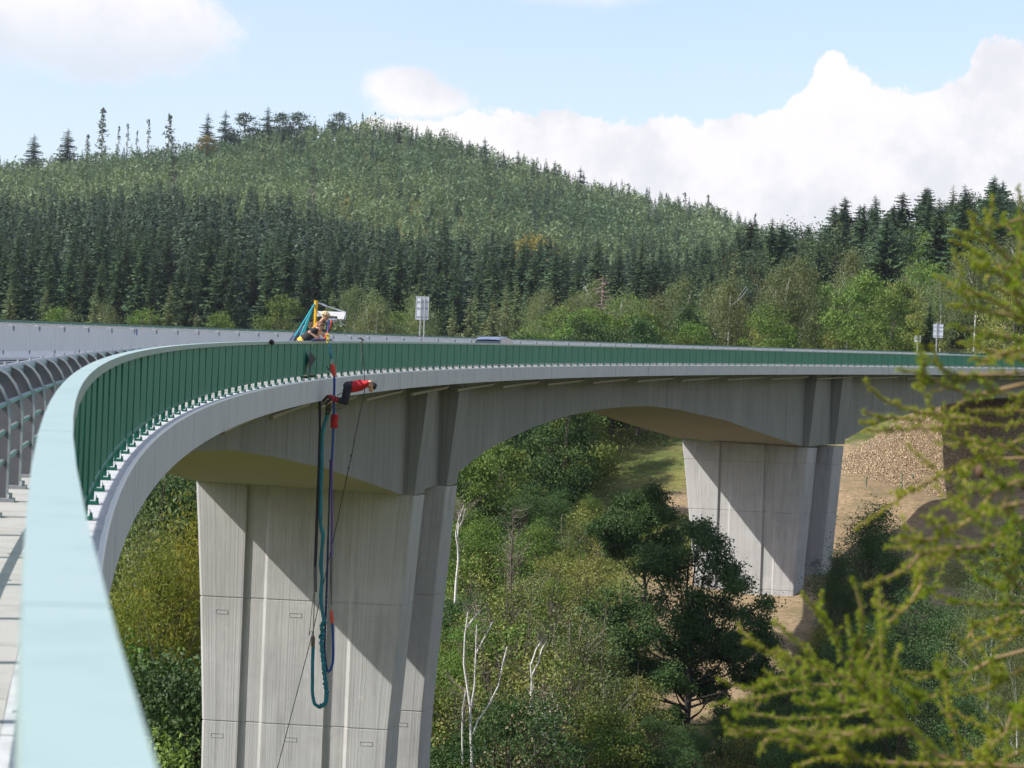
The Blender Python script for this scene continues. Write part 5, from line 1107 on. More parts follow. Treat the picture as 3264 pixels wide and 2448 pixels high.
g.tube([bx(-0.10, 1.77), bx(-0.02, 1.77)], 0.085, 14); g.tube([bx(-0.02, 1.77), bx(0.24, 1.77)], 0.07, 14); g.tube([bx(0.13, 1.77), bx(0.17, 1.77)], 0.095, 14); g.build('winch_drum', [M_chrome], mast, smooth=False)
g = G(); g.tube([bx(-0.36, 2.27), bx(-0.25, 2.235)], 0.02, 8); g.tube([bx(-0.25, 2.235), bx(-0.10, 2.18)], 0.032, 8); g.tube([bx(-0.10, 2.18), bx(0.46, 2.025)], 0.017, 8); g.build('tie_rod', [M_chrome], mast)
g = G(); g.tube([bx(0.30, 1.79), bx(0.38, 1.66), bx(0.44, 1.63), bx(0.50, 1.62)], 0.018, 6); g.build('crank_handle', [M_chrome], mast)
for a_, b_s in (((-1.9, -0.96, 0.92), 0.78), ((0.0, -0.98, 0.95), 0.9), ((0.75, -0.98, 0.95), 0.9)):
    g = G(); p0 = Lc(0, -0.46, 2.24); p1 = Lc(*a_); pm = p0.lerp(p1, b_s)
    g.tube([p0, pm], 0.030, 6); g.build('stay', [M_teal], mast); g = G(); g.tube([pm, p1], 0.014, 6); g.build('stay_chain', [M_chrome], mast)

def rail_d(px, py, u=0.10):
    v = ray(px, py); cx_ = DX + RAD; r = RAD - u; a = v.x ** 2 + v.y ** 2; b = -2 * v.x * cx_; c = cx_ * cx_ - r * r
    k = (-b + math.sqrt(b * b - 4 * a * c)) / (2 * a); return k * math.sqrt(a)
DJ = 78.6                                           # distance of everything hanging off the crane
z2 = lambda x, y: (860 + x / 3.318, 920 + y / 3.318)
z5 = lambda x, y: (980 + x / 7.373, 1160 + y / 7.373)
z4 = lambda x, y: (880 + x / 7.373, 940 + y / 7.373)
z3 = lambda x, y: (860 + x / 1.7475, 1350 + y / 1.7475)
def hang(name, label, cat, conv, pts, rad, m, d=DJ, sides=8, root=None, n=None, group=None):
    P = [W(*conv(x, y), rail_d(*conv(x, y)) if d is None else d) for x, y in pts]
    if n: P = [Vector(p) for p in smooth_path(P, n)]
    g = G(); g.tube(P, rad, sides); o = g.build(name, [m], root, smooth=True)
    if root is None: tag(o, label, cat, group)
    return o
# blue and red lines from boom to pulley
g = G()
for (m, pts) in ((M_bluep, [(625, 350), (622, 385), (618, 420)]), (M_orng, [(660, 330), (645, 370), (628, 420), (605, 470), (590, 520)]), (M_blk, [(600, 360), (598, 420), (592, 470), (580, 525)])):
    pass
hang('hoist_line', 'short blue hoist line under the white boom', 'rope', z2, [(622, 335), (624, 360), (618, 420), (613, 470)], 0.026, M_bluep)
hang('hoist_line', 'red hoist line looping from the winch down to the railing top', 'rope', z2, [(655, 330), (648, 365), (630, 415), (605, 465), (580, 530)], 0.022, M_orng)
hang('hoist_line', 'thin black hoist line left of the red one under the boom', 'rope', z2, [(602, 350), (597, 420), (600, 470), (575, 535)], 0.012, M_blk)
pul = thing('pulley_block', 'yellow pulley block hanging in front of the green handrail', 'pulley', W(*z2(612, 520), DJ))
pc = W(*z2(612, 520), DJ); sx_, sz_ = ca * 0.045, Vector((0, 0, 0.15))
g = G(); prof = [(0, 1.0), (0.8, 0.75), (1, 0.2), (0.7, -0.15), (0.95, -0.5), (0.5, -1.0), (-0.4, -1.05), (-0.9, -0.5), (-0.6, -0.1), (-1, 0.3), (-0.8, 0.8)]
g.loft([[pc + sx_ * x + sz_ * z + cb_ * d for x, z in prof] for d in (-0.03, 0.03)]); g.build('side_plate', [mat('safety_yellow', (0.75, 0.55, 0.03), 0.4)], pul)
for zz_ in (0.45, -0.45):
    g = G(); g.tube([pc + sz_ * zz_ - cb_ * 0.045, pc + sz_ * zz_ + cb_ * 0.045], 0.028, 10); g.build('sheave', [M_dgrey], pul)
hang('sling', 'light blue sling between the yellow pulley and the red padded joint', 'rope', z2, [(618, 575), (635, 600), (645, 680), (655, 745)], 0.026, mat('light_blue_sling', (0.03, 0.16, 0.33), 0.7))
def carabiner(label, conv, x, y, h=0.07, d=DJ):
    c0 = W(*conv(x, y), d); g = G(); pp = [c0 + ca * (0.028 * math.cos(a)) + Vector((0, 0, h * math.sin(a))) for a in np.linspace(0, 6.283, 15)]
    g.tube(pp, 0.011, 6); tag(g.build('carabiner', [M_chrome], smooth=True), label, 'carabiner')
carabiner('steel carabiner above the upper red sleeve', z2, 657, 765)
carabiner('steel carabiner at the ankles of the jumper', z2, 655, 1296, 0.09)
hang('padded_sleeve', 'upper red orange padded sleeve of the safety rope beside the railing', 'sleeve', z2, [(655, 795), (662, 815), (668, 860), (676, 900), (682, 932)], [0.03, 0.075, 0.085, 0.06, 0.035], M_orng, sides=10)
hang('safety_rope', 'blue safety rope hanging beside the edge beam to the red padding', 'rope', z2, [(682, 930), (683, 1050), (677, 1200), (677, 1345)], 0.036, M_bluep)
hang('padded_sleeve', 'fat dark red padded sleeve below the feet of the jumper', 'sleeve', z2, [(692, 1330), (692, 1340), (688, 1365), (680, 1400), (682, 1440), (680, 1468), (680, 1476)], [0.05, 0.115, 0.112, 0.098, 0.105, 0.11, 0.05], M_red, sides=12)
hang('safety_rope', 'blue safety rope between the red padding and its purple length', 'rope', z3, [(355, 20), (352, 100), (347, 200)], 0.034, M_bluep)
hang('safety_rope', 'purple length of rope hanging in front of the near pier', 'rope', z3, [(347, 180), (344, 330), (346, 470), (345, 600), (343, 750)], 0.030, M_purp)
hang('rope_sleeve', 'grey sleeve at the lower end of the purple rope', 'sleeve', z3, [(343, 745), (341, 880), (343, 960), (344, 1010)], [0.034, 0.034, 0.02, 0.012], M_dgrey)
hang('padded_sleeve', 'small bright red sleeve low on the rope in front of the near pier', 'sleeve', z3, [(344, 1035), (343, 1050), (345, 1080), (347, 1112)], [0.012, 0.036, 0.052, 0.045], M_orng, sides=10)
hang('rope_tail', 'blue rope end curving round under the small red sleeve', 'rope', z3, [(347, 1110), (352, 1180), (354, 1260), (352, 1330), (340, 1370), (322, 1385)], 0.038, M_bluep, n=24)
P = smooth_path([W(*z3(x, y), DJ + 0.12) for x, y in [(338, 200), (332, 400), (327, 560), (322, 760), (317, 920), (309, 1120), (305, 1260), (312, 1340), (322, 1385)]], 150)
g = G(); g.tube(P, 0.026 + 0.012 * np.abs(np.sin(np.arange(150) * 1.1)) * (np.linspace(0, 1, 150) > 0.3), 8); tag(g.build('bungee_cord', [M_navy], smooth=True), 'thin dark blue ribbed cord between the teal and the purple ropes', 'bungee cord')
# the big teal bungee: from the jumper's ankles down in a loop and up to its free end
BJ = [(470, 1190), (440, 1290), (395, 1440), (345, 1640)]
P1 = [W(*z5(x, y), DJ - 0.1) for x, y in BJ] + [W(*z3(x, y), DJ) for x, y in [(291, 90), (287, 300), (284, 420), (282, 520), (283, 565), (297, 620), (290, 700), (284, 790), (292, 860), (284, 960), (291, 1040), (304, 1105)]]
P2 = [W(*z3(x, y), DJ) for x, y in [(304, 1105), (288, 1130), (294, 1200), (286, 1180), (294, 1290), (300, 1350), (309, 1430), (318, 1500), (312, 1555), (280, 1582), (248, 1562), (237, 1500), (238, 1350), (241, 1235)]]
Q1, Q2 = smooth_path(P1, 130), smooth_path(P2, 170)
wob_ = np.concatenate([np.zeros(130), np.where(np.arange(170) < 115, 0.022, 0.004)])
Q = np.concatenate([Q1, Q2[1:]]); nQ = len(Q); Q = Q + rl.normal(size=Q.shape) * wob_[:nQ, None] * 0.5
rr_ = np.concatenate([np.full(130, 0.056), np.where(np.arange(169) < 115, 0.060, 0.050)]) + np.r_[0.006 * np.sin(np.arange(130) * 0.35), 0.012 * np.sin(np.arange(169) * 1.35) * (np.arange(169) < 115)]
g = G(); g.tube(Q, rr_, 10); tag(g.build('bungee_cord', [M_tealr], smooth=True), 'thick teal bungee cord hanging in a long loop from the ankles of the jumper', 'bungee cord')
hang('cord_end_sleeve', 'grey brown sleeve closing the free end of the teal bungee', 'sleeve', z3, [(240, 1242), (240, 1225), (242, 1195), (243, 1178)], [0.058, 0.062, 0.052, 0.02], mat('grey_brown_sleeve', (0.12, 0.085, 0.07), 0.8), sides=10)
hang('tether', 'thin black tether holding up the free end of the teal bungee', 'rope', z3, [(243, 1180), (243, 1155), (246, 1050), (249, 935)], 0.011, M_blk)
hang('tether', 'slack thin black tether looping beside the free bungee end', 'rope', z3, [(243, 1160), (224, 1160), (218, 1185), (225, 1120), (238, 1000), (247, 940)], 0.008, M_blk, n=30)
hang('webbing_strap', 'long dark webbing strap hanging left of the teal bungee', 'strap', z2, [(532, 945), (533, 985), (528, 1060), (524, 1120), (530, 1240), (529, 1400), (530, 1500)], [0.018, 0.02, 0.035, 0.04, 0.045, 0.035, 0.032], M_blk)
P = [W(*z2(530, 1500), DJ)] + [W(*z3(x, y), DJ) for x, y in [(278, 60), (271, 300), (262, 540), (257, 700), (252, 800)]]
g = G(); g.tube(P, [0.032, 0.036, 0.042, 0.045, 0.046, 0.046], 8); tag(g.build('webbing_strap', [mat('dark_purple_webbing', (0.022, 0.018, 0.035), 0.8)], smooth=True), 'dark purple lower length of the hanging strap in front of the near pier', 'strap')
hang('strap_sleeve', 'grey flat sleeve at the bottom of the dark hanging strap', 'sleeve', z3, [(253, 795), (253, 860), (254, 938)], [0.05, 0.052, 0.05], M_dgrey)
# retrieval line, thin and black, from the railing down to the valley
P = [W(*z2(x, y), 80.3) for x, y in ((968, 560), (985, 680), (1002, 860), (1004, 930), (1000, 1090))] + [W(*z3(x, y), 79.5) for x, y in ((490, 0), (455, 180), (440, 245), (400, 430), (360, 620), (275, 1000), (240, 1160), (180, 1390), (110, 1659))]
P.append(P[-1] + (P[-1] - P[-2]) * 2.2)
g = G(); g.tube(P, 0.0125, 6); tag(g.build('retrieval_line', [M_blk]), 'thin black retrieval line slanting across the near pier', 'rope')
for x, y in ((452, 180), (440, 247)): hang('rope_knot', 'small dark knot in the thin retrieval line, ' + ('upper' if y < 200 else 'lower') + ' of the pair', 'knot', z3, [(x - 3, y - 6), (x, y), (x + 3, y + 6)], [0.01, 0.03, 0.01], M_blk, d=79.5)
hang('rope_hank', 'pale rope hank dangling on the green panels right of the crane', 'rope', z2, [(962, 575), (961, 640), (965, 700), (962, 780)], 0.014, mat('pale_rope', (0.5, 0.48, 0.44), 0.8), d=None)
hang('rope_bundle', 'dark rope bundle tied round the handrail right of the crane', 'rope', z2, [(925, 530), (950, 522), (968, 528), (990, 545), (975, 560)], [0.012, 0.03, 0.034, 0.03, 0.012], mat('rope_bundle_grey', (0.16, 0.15, 0.15), 0.9), d=None)
hang('thin_cord', 'thin pale cord hanging on the green panels beside the safety rope', 'rope', z2, [(722, 545), (718, 640), (706, 790), (700, 880)], 0.007, mat('pale_cord', (0.5, 0.5, 0.46), 0.8), d=None)
hang('rail_strap', 'blue and red straps wound round the handrail beside the crane', 'strap', z2, [(440, 545), (480, 542), (540, 541), (600, 540), (660, 543)], [0.02, 0.036, 0.034, 0.037, 0.02], mat('blue_webbing', (0.03, 0.04, 0.20), 0.7), d=None)
hang('rail_strap', 'dark red strap wound round the handrail beside the blue one', 'strap', z2, [(490, 541), (505, 536), (530, 541)], [0.02, 0.046, 0.02], mat('maroon_webbing', (0.16, 0.015, 0.04), 0.7), d=None)
hang('rail_clamp', 'black clamp on the handrail left of the bending helper', 'clamp', z2, [(8, 545), (18, 560), (26, 570), (30, 585)], [0.02, 0.06, 0.06, 0.02], M_blk, d=None)
# black cloth hanging on the railing
g = G(); cl_ = [(430, 655), (440, 680), (486, 738), (470, 775), (438, 820), (428, 900), (416, 905), (414, 800), (418, 700)]
A_ = [W(*z2(x, y), rail_d(*z2(x, y), 0.13)) for x, y in cl_]; vv = (A_[0] * 1.0).normalized()
g.loft([[p + vv * (0.02 * (i % 3)) for i, p in enumerate(A_)], [p + vv * 0.07 for p in A_]]); tag(g.build('hanging_cloth', [M_blk]), 'black cloth bag hanging in folds on the green panels below the helpers', 'bag')
for x, y, lab in ((446, 597, 'tiny bright yellow tag dangling below the handrail'),):
    hang('gear_tag', lab, 'tag', z2, [(x, y - 8), (x, y), (x, y + 9)], [0.012, 0.022, 0.012], mat('bright_tag', (0.7, 0.65, 0.2), 0.6), d=None)
hang('action_camera_clip', 'small dark clip with a white end beside the upper red sleeve', 'clip', z2, [(601, 820), (612, 838), (625, 852), (640, 862)], [0.02, 0.016, 0.03, 0.014], M_dgrey, d=78.9)

# ---------------------------------------------------------------- people
M_skin = mat('skin', (0.52, 0.29, 0.20), 0.55); M_tan = mat('tanned_skin', (0.40, 0.21, 0.13), 0.55)
M_shirtr = wear(mat('red_shirt', (0.52, 0.014, 0.020), 0.8), (0.36, 0.008, 0.014), (1, 1, 1), 0.4, 0.7, 0.5, 0.4, 6); M_trous = wear(mat('charcoal_trousers', (0.016, 0.017, 0.024), 0.85), (0.05, 0.05, 0.055), (1, 1, 1), 0.5, 0.7, 0.6, 0.4, 7); M_shoe = mat('black_shoe', (0.012, 0.012, 0.014), 0.7)
M_tee = mat('black_tee', (0.018, 0.018, 0.022), 0.85); M_hairb = mat('blond_hair', (0.55, 0.42, 0.22), 0.7); M_hairbr = mat('brown_hair', (0.16, 0.085, 0.045), 0.7); M_haird = mat('dark_hair', (0.015, 0.013, 0.014), 0.7); M_orsh = mat('orange_shirt', (0.50, 0.20, 0.035), 0.8); M_nvy = mat('navy_shirt', (0.02, 0.03, 0.07), 0.85); M_eye = mat('eye', (0.02, 0.015, 0.012), 0.3); M_jean = mat('dark_jeans', (0.03, 0.035, 0.06), 0.85)
def capsule(g, p0, r0_, p1, r1_, sides=12):
    p0, p1 = Vector(p0), Vector(p1); d = p1 - p0; L = d.length
    if L < 1e-4: d = Vector((0, 0, 1)); L = 1e-4
    d.normalize(); path, rad = [], []
    for a in np.linspace(-math.pi / 2, 0, 5): path.append(p0 + d * (math.sin(a) * r0_)); rad.append(max(math.cos(a) * r0_, 0.0005))
    for a in np.linspace(0, math.pi / 2, 5): path.append(p1 + d * (math.sin(a) * r1_)); rad.append(max(math.cos(a) * r1_, 0.0005))
    g.tube(path, rad, sides)
def fuse(name, segs, m, parent, voxel=0.012, smooth_it=3):
    """one continuous surface grown round a chain of tapering limbs"""
    g = G()
    for s in segs: capsule(g, *s)
    me = g.mesh(name, [m]); o = bpy.data.objects.new(name, me); C.objects.link(o)
    a = o.modifiers.new('r', 'REMESH'); a.mode = 'VOXEL'; a.voxel_size = voxel
    b = o.modifiers.new('s', 'SMOOTH'); b.factor = 0.5; b.iterations = smooth_it
    dg = bpy.context.evaluated_depsgraph_get(); dg.update()
    me2 = bpy.data.meshes.new_from_object(o.evaluated_get(dg)); me2.name = name
    bpy.data.objects.remove(o); bpy.data.meshes.remove(me)
    if not me2.materials: me2.materials.append(m)
    me2.polygons.foreach_set('use_smooth', np.ones(len(me2.polygons), dtype=bool))
    o = bpy.data.objects.new(name, me2); C.objects.link(o)
    if parent: o.parent = parent; o.matrix_parent_inverse = parent.matrix_basis.inverted()
    return o
def hand_segs(wr, direction, palmn, s=1.0, curl=0.5):
    """palm with four unequal bent fingers and a thumb from the side of the palm"""
    d = Vector(direction).normalized(); n_ = Vector(palmn); n_ = (n_ - d * n_.dot(d)).normalized(); sd = d.cross(n_)
    S_ = []; k = Vector(wr) + d * 0.085 * s
    for q in (-0.026, -0.009, 0.009, 0.026): S_.append((Vector(wr) + sd * q * 0.55 * s, 0.017 * s, k + sd * q * s, 0.014 * s))
    for q, L in ((-0.030, 0.060), (-0.010, 0.078), (0.010, 0.082), (0.030, 0.074)):
        a = k + sd * q * s; b = a + (d * math.cos(curl * 0.6) + n_ * math.sin(curl * 0.6)) * L * 0.5 * s; c = b + (d * math.cos(curl * 1.7) + n_ * math.sin(curl * 1.7)) * L * 0.5 * s
        S_ += [(a, 0.0105 * s, b, 0.0095 * s), (b, 0.0095 * s, c, 0.0085 * s)]
    a = Vector(wr) + d * 0.025 * s + sd * 0.022 * s; b = a + (d * 0.6 + sd * 0.8).normalized() * 0.042 * s; c = b + (d * 0.9 + sd * 0.25 + n_ * 0.3).normalized() * 0.034 * s
    S_ += [(a, 0.014 * s, b, 0.012 * s), (b, 0.012 * s, c, 0.010 * s)]
    return S_
def head_segs(c, f, u):
    """skull, jaw, nose, ears round centre c facing f with crown u"""
    c, f, u = Vector(c), Vector(f).normalized(), Vector(u); u = (u - f * u.dot(f)).normalized(); s = f.cross(u)
    S_ = [(c + u * 0.030 - f * 0.025, 0.092, c + u * 0.025 + f * 0.018, 0.086), (c - u * 0.03 + f * 0.03, 0.066, c - u * 0.085 + f * 0.055, 0.038), (c + f * 0.088 + u * 0.012, 0.012, c + f * 0.112 - u * 0.026, 0.016), (c + f * 0.088 - u * 0.062, 0.014, c + f * 0.09 - u * 0.062 + s * 0.012, 0.012), (c + f * 0.085 + u * 0.035 - s * 0.03, 0.016, c + f * 0.085 + u * 0.035 + s * 0.03, 0.016)]
    for q in (-1, 1): S_.append((c + s * q * 0.086 - u * 0.005 - f * 0.005, 0.020, c + s * q * 0.090 + u * 0.028 - f * 0.012, 0.018))
    return S_
def eyes(c, f, u, parent):
    c, f, u = Vector(c), Vector(f).normalized(), Vector(u); u = (u - f * u.dot(f)).normalized(); s = f.cross(u)
    for q in (-1, 1):
        g = G(); p = c + f * 0.090 + u * 0.012 + s * q * 0.033; capsule(g, p, 0.010, p + s * 0.004, 0.010, 8); g.build('eye', [M_eye], parent, smooth=True)
def hair_segs(c, f, u, extra=()):
    c, f, u = Vector(c), Vector(f).normalized(), Vector(u); u = (u - f * u.dot(f)).normalized(); s = f.cross(u)
    S_ = [(c + u * 0.052 - f * 0.035, 0.092, c + u * 0.066 + f * 0.028, 0.070), (c - f * 0.052 + u * 0.0, 0.078, c - f * 0.045 - u * 0.05, 0.055)]
    for q in (-1, 1): S_.append((c + s * q * 0.045 + u * 0.055, 0.058, c + s * q * 0.052 - f * 0.04 + u * 0.005, 0.050))
    return S_ + list(extra)
mid = lambda a, b, k=0.5: Vector(a).lerp(Vector(b), k)

# --- the jumper, prone in mid air, ankles bound
side = Vector((ray(1100, 1200).x, ray(1100, 1200).y, 0)).normalized()          # away from the camera
J = lambda x, y, k=0.0: W(*z5(x, y), DJ - 0.55) + side * k
root = thing('person', 'bungee jumper in a red shirt and dark trousers flying face down off the bridge', 'person', J(1000, 700))
hipN, hipF = J(945, 545, -0.10), J(945, 530, 0.10); pel = J(950, 520)
kneeN, kneeF = J(905, 905, -0.12), J(855, 880, 0.10); ankN, ankF = J(610, 830, -0.07), J(520, 775, 0.07)
wst, che, nck, hd_ = J(1060, 530), J(1235, 500), J(1405, 475), J(1515, 520)
shN, shF = J(1350, 465, -0.19), J(1365, 450, 0.19); elN, elF = J(1490, 415, -0.27), J(1500, 430, 0.26); wrN, wrF = J(1500, 560, -0.20), J(1490, 575, 0.16)
fdir = (J(1470, 640) - J(1515, 520)).normalized(); udir = (J(1600, 500) - J(1440, 500)).normalized()
segs = [(pel, 0.125, wst, 0.115), (wst, 0.115, che, 0.140), (che, 0.140, mid(che, nck, 0.6), 0.11), (nck, 0.058, mid(nck, hd_), 0.055), (shN, 0.062, shF, 0.062), (mid(shN, che), 0.10, mid(shF, che), 0.10), (hipN, 0.095, kneeN, 0.062), (hipF, 0.095, kneeF, 0.062), (kneeN, 0.058, mid(kneeN, ankN, 0.35), 0.058), (mid(kneeN, ankN, 0.35), 0.058, ankN, 0.042), (kneeF, 0.058, mid(kneeF, ankF, 0.35), 0.058), (mid(kneeF, ankF, 0.35), 0.058, ankF, 0.042)]
for sh, elb, wr in ((shN, elN, wrN), (shF, elF, wrF)):
    segs += [(sh, 0.055, elb, 0.042), (elb, 0.041, wr, 0.029)] + hand_segs(wr, (wr - elb), side * (1 if elb is elN else -1), 1.0, 0.5)
segs += head_segs(hd_, fdir, udir)
for an, to in ((ankN, J(450, 950, -0.08)), (ankF, J(375, 860, 0.07))): segs.append((an, 0.040, to, 0.032))
fuse('body', segs, M_skin, root, 0.0095)
eyes(hd_, fdir, udir, root)
fuse('hair', hair_segs(hd_, fdir, udir, [(hd_ + udir * 0.10 + fdir * 0.02, 0.05, hd_ + udir * 0.11 + fdir * 0.10, 0.022)]), M_haird, root, 0.011)
fuse('shirt', [(mid(pel, wst, 0.55), 0.150, wst, 0.158), (wst, 0.156, che, 0.168), (che, 0.166, mid(che, nck, 0.55), 0.125), (mid(shN, che, 0.45), 0.112, mid(shF, che, 0.45), 0.112), (shN, 0.078, mid(shN, elN, 0.42), 0.074), (shF, 0.078, mid(shF, elF, 0.42), 0.074), (wst + Vector((0, 0, -0.05)), 0.13, che + Vector((0, 0, -0.045)), 0.13)], M_shirtr, root, 0.012)
g = G()
for x, y, w_, h_ in ((1100, 432, 26, 26), (1205, 425, 22, 16), (1095, 505, 22, 22)):
    pass
fuse('trousers', [(pel, 0.142, mid(pel, wst, 0.6), 0.135), (hipN, 0.118, kneeN, 0.088), (hipF, 0.118, kneeF, 0.088), (kneeN, 0.086, mid(kneeN, ankN, 0.7), 0.066), (kneeF, 0.086, mid(kneeF, ankF, 0.7), 0.066), (hipN, 0.11, hipF, 0.11)], M_trous, root, 0.012)
for an, pv, to in ((ankN, kneeN, J(445, 950, -0.08)), (ankF, kneeF, J(368, 865, 0.07))):
    heel = an + (an - pv).normalized() * 0.055
    fuse('shoe', [(heel, 0.050, mid(heel, to, 0.5), 0.048), (mid(heel, to, 0.5), 0.048, to, 0.036), (an, 0.05, heel, 0.05)], M_shoe, root, 0.011)
    for k in (0.02, 0.28):
        c0 = mid(an, pv, k); ax = (pv - an).normalized(); g = G(); g.tube([c0 - ax * 0.035, c0 + ax * 0.035], 0.073, 14); g.build('ankle_strap', [M_red if k else M_orng], root)
        g = G(); g.tube([c0 + ax * 0.036, c0 + ax * 0.062], 0.076, 14); g.build('ankle_strap', [M_blk], root)
hb = mid(pel, wst, 0.62); ax = (wst - pel).normalized(); g = G(); g.tube([hb - ax * 0.035, hb + ax * 0.035], 0.158, 16); g.build('harness_belt', [M_blk], root)
for h_, k_ in ((hipN, kneeN), (hipF, kneeF)):
    g = G(); c0 = mid(h_, k_, 0.3); ax = (k_ - h_).normalized(); g.tube([c0 - ax * 0.03, c0 + ax * 0.03], 0.116, 14); g.build('harness_leg_loop', [M_blk], root)
g = G(); g.tube([J(940, 620, -0.12), J(860, 680, -0.14), J(790, 690, -0.14), J(700, 745, -0.1)], 0.014, 6); g.build('harness_tail', [M_blk], root)
g = G()
for pts_l in ([(1085, 455), (1130, 440), (1160, 452)], [(1190, 425), (1215, 412), (1230, 425)], [(1085, 500), (1110, 490), (1130, 505)]):
    P_ = [J(x, y, -0.165 if i != 1 else -0.172) for i, (x, y) in enumerate(pts_l)]; 
hang('ankle_wrap', 'camouflage cloth wrap joining the ankles of the jumper to the teal cord', 'wrap', z5, [(540, 850), (505, 900), (500, 990), (495, 1080), (470, 1160), (468, 1200)], [0.05, 0.075, 0.085, 0.085, 0.075, 0.05], M_camo, d=DJ - 0.3, sides=12)
hang('tether', 'thin tether swinging from the knees of the jumper to the ankle wrap', 'rope', z5, [(900, 985), (800, 1040), (700, 1060), (600, 1055)], 0.007, M_blk, d=DJ - 0.4)

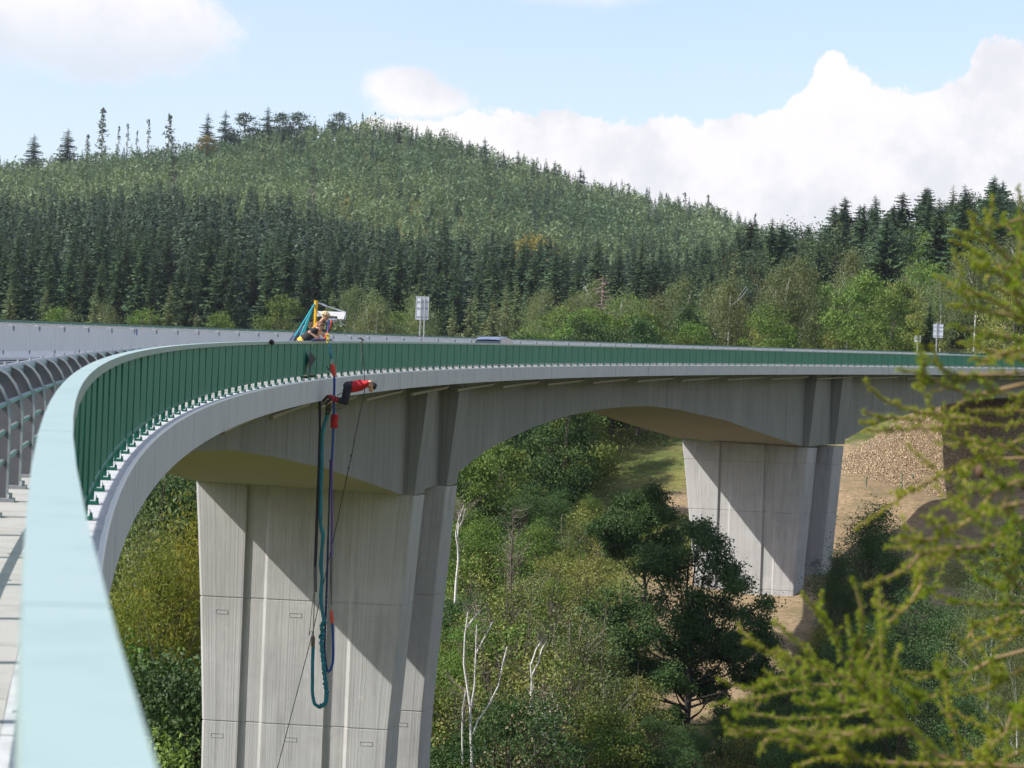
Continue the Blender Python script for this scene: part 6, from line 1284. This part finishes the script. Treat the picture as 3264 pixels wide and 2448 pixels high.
# --- helpers leaning over the railing
def helper(lab, t, feet_u, hip, sho, head, hands, skin, shirt, legs, hairm, hair_extra, fd, ud, belt=None, cap=False, sleeve=0.45, shz=0.0):
    a, b, c = TR(t); X = lambda u, z, k=0.0: BP(t, u, z) + b * k
    root = thing('person', lab, 'person', X(feet_u, 0, 0))
    pel = X(hip[0], hip[1]); che = X(*(np.array(hip) * 0.35 + np.array(sho) * 0.65)); wst = X(*(np.array(hip) * 0.68 + np.array(sho) * 0.32)); nck = X(*(np.array(sho) * 0.85 + np.array(head) * 0.15)) + c * 0.02; hd = X(*head)
    f = (a * fd[0] + c * fd[1] + b * fd[2]).normalized(); u = (a * ud[0] + c * ud[1]).normalized()
    segs = [(pel, 0.125, wst, 0.115), (wst, 0.115, che, 0.135), (che, 0.135, X(sho[0], sho[1]), 0.095), (nck, 0.056, mid(nck, hd, 0.6), 0.054)]
    sh_, tr_, shoes = [(mid(pel, wst, 0.3), 0.142, wst, 0.145), (wst, 0.145, che, 0.160), (che, 0.158, X(sho[0], sho[1]), 0.115)], [], []
    for q in (-1, 1):
        h = X(hip[0], hip[1] - 0.03, 0.095 * q); kn = X((hip[0] + feet_u) / 2 + 0.07, 0.50, 0.11 * q); an = X(feet_u - 0.02, 0.09, 0.12 * q); to = X(feet_u + 0.17, 0.05, 0.14 * q)
        segs += [(h, 0.095, kn, 0.062), (kn, 0.060, mid(kn, an, 0.3), 0.058), (mid(kn, an, 0.3), 0.058, an, 0.042), (an, 0.042, to, 0.032)]
        tr_ += [(h, 0.112, kn, 0.080), (kn, 0.080, mid(kn, an, 0.8), 0.066)]; shoes.append([(an - c * 0.03 - a * 0.04, 0.045, mid(an, to) - c * 0.02, 0.047), (mid(an, to) - c * 0.02, 0.047, to, 0.036)])
        s = X(sho[0], sho[1] + shz, 0.19 * q); hu, hz, ek = hands[0 if q < 0 else 1]; w = X(hu, hz, 0.20 * q); e = mid(s, w) + (-a * ek + c * ek * 0.35) + b * 0.06 * q
        segs += [(mid(s, X(sho[0], sho[1])), 0.075, s, 0.062), (s, 0.055, e, 0.043), (e, 0.042, w, 0.029)] + hand_segs(w, a * 0.8 - c * 0.6, -c - a * 0.4, 1.0, 0.75)
        sh_ += [(mid(s, X(sho[0], sho[1])), 0.09, s, 0.076), (s, 0.074, mid(s, e, sleeve), 0.068)]
    segs += head_segs(hd, f, u); fuse('body', segs, skin, root, 0.0105); eyes(hd, f, u, root)
    fuse('shirt', sh_, shirt, root, 0.013)
    fuse('trousers', tr_ + [(pel - c * 0.02, 0.135, pel + (wst - pel) * 0.25, 0.132)], legs, root, 0.013)
    for s in shoes: fuse('shoe', s, M_shoe, root, 0.012)
    hs = hair_segs(hd, f, u, [] if cap else [(hd + Vector(q) * 0.085, 0.030, hd + Vector(q) * 0.115, 0.024) for q in [Vector((rl.normal(), rl.normal(), abs(rl.normal()) + 0.4)).normalized() - f * 0.35 for _ in range(hair_extra)]])
    fuse('cap' if cap else 'hair', hs + ([(hd + f * 0.06 + u * 0.055, 0.03, hd + f * 0.15 + u * 0.04, 0.014)] if cap else []), hairm, root, 0.011)
    if belt:
        ax = (wst - pel).normalized(); cb = mid(pel, wst, 0.45); g = G(); g.tube([cb - ax * 0.07, cb - ax * 0.065, cb + ax * 0.065, cb + ax * 0.07], [0.140, 0.150, 0.150, 0.14], 18); g.build('harness_belt', [belt], root)
        for q in (-1, 1):
            g = G(); p = mid(X(hip[0], hip[1] - 0.03, 0.095 * q), X((hip[0] + feet_u) / 2 + 0.07, 0.5, 0.11 * q), 0.3); g.tube([p + c * 0.03, p - c * 0.03], 0.118, 14); g.build('harness_leg_loop', [belt], root)
helper('man in a black T-shirt and yellow harness bending over the handrail', 79.0, -0.40, (-0.56, 1.04), (-0.13, 1.41), (0.03, 1.55), ((0.02, 1.19, 0.20), (0.03, 1.19, 0.10)), M_skin, M_tee, M_jean, M_hairbr, 6, (0.75, -0.55, -0.15), (0.55, 0.85), mat('yellow_harness', (0.70, 0.36, 0.01), 0.6))
helper('person with curly blond hair and an orange shirt looking down beside the yellow mast', 80.6, -0.42, (-0.46, 1.02), (-0.20, 1.60), (0.00, 1.87), ((0.02, 1.19, 0.10), (0.02, 1.19, 0.10)), M_tan, M_orsh, M_jean, M_hairb, 40, (0.70, -0.65, -0.1), (0.65, 0.75))
helper('person in a black cap and navy shirt half hidden behind the man in black', 82.3, -1.32, (-1.22, 1.0), (-0.90, 1.42), (-0.72, 1.66), ((-0.60, 1.06, 0.10), (-0.60, 1.06, 0.10)), M_skin, M_nvy, M_jean, M_haird, 0, (0.8, -0.3, 0.35), (0.3, 0.95), cap=True)

# ---------------------------------------------------------------- air between the camera and the far hill
bm = bmesh.new(); bmesh.ops.create_cube(bm, size=1.0)
for v in bm.verts: v.co = Vector((v.co.x * 7000, v.co.y * 7000, (v.co.z + 0.5) * 250 - 62))
me = bpy.data.meshes.new('haze'); bm.to_mesh(me); bm.free(); hz = bpy.data.objects.new('haze', me); C.objects.link(hz); kind(hz, 'stuff')
hm = bpy.data.materials.new('haze'); hm.use_nodes = True; n = NT(hm.node_tree); n.n.clear()
pv = n.new('ShaderNodeVolumePrincipled', ins={'Color': (0.86, 0.93, 1.0, 1), 'Density': 0.00006, 'Anisotropy': 0.35})
o_ = n.new('ShaderNodeOutputMaterial'); n.l.new(pv.outputs[0], o_.inputs['Volume']); me.materials.append(hm)
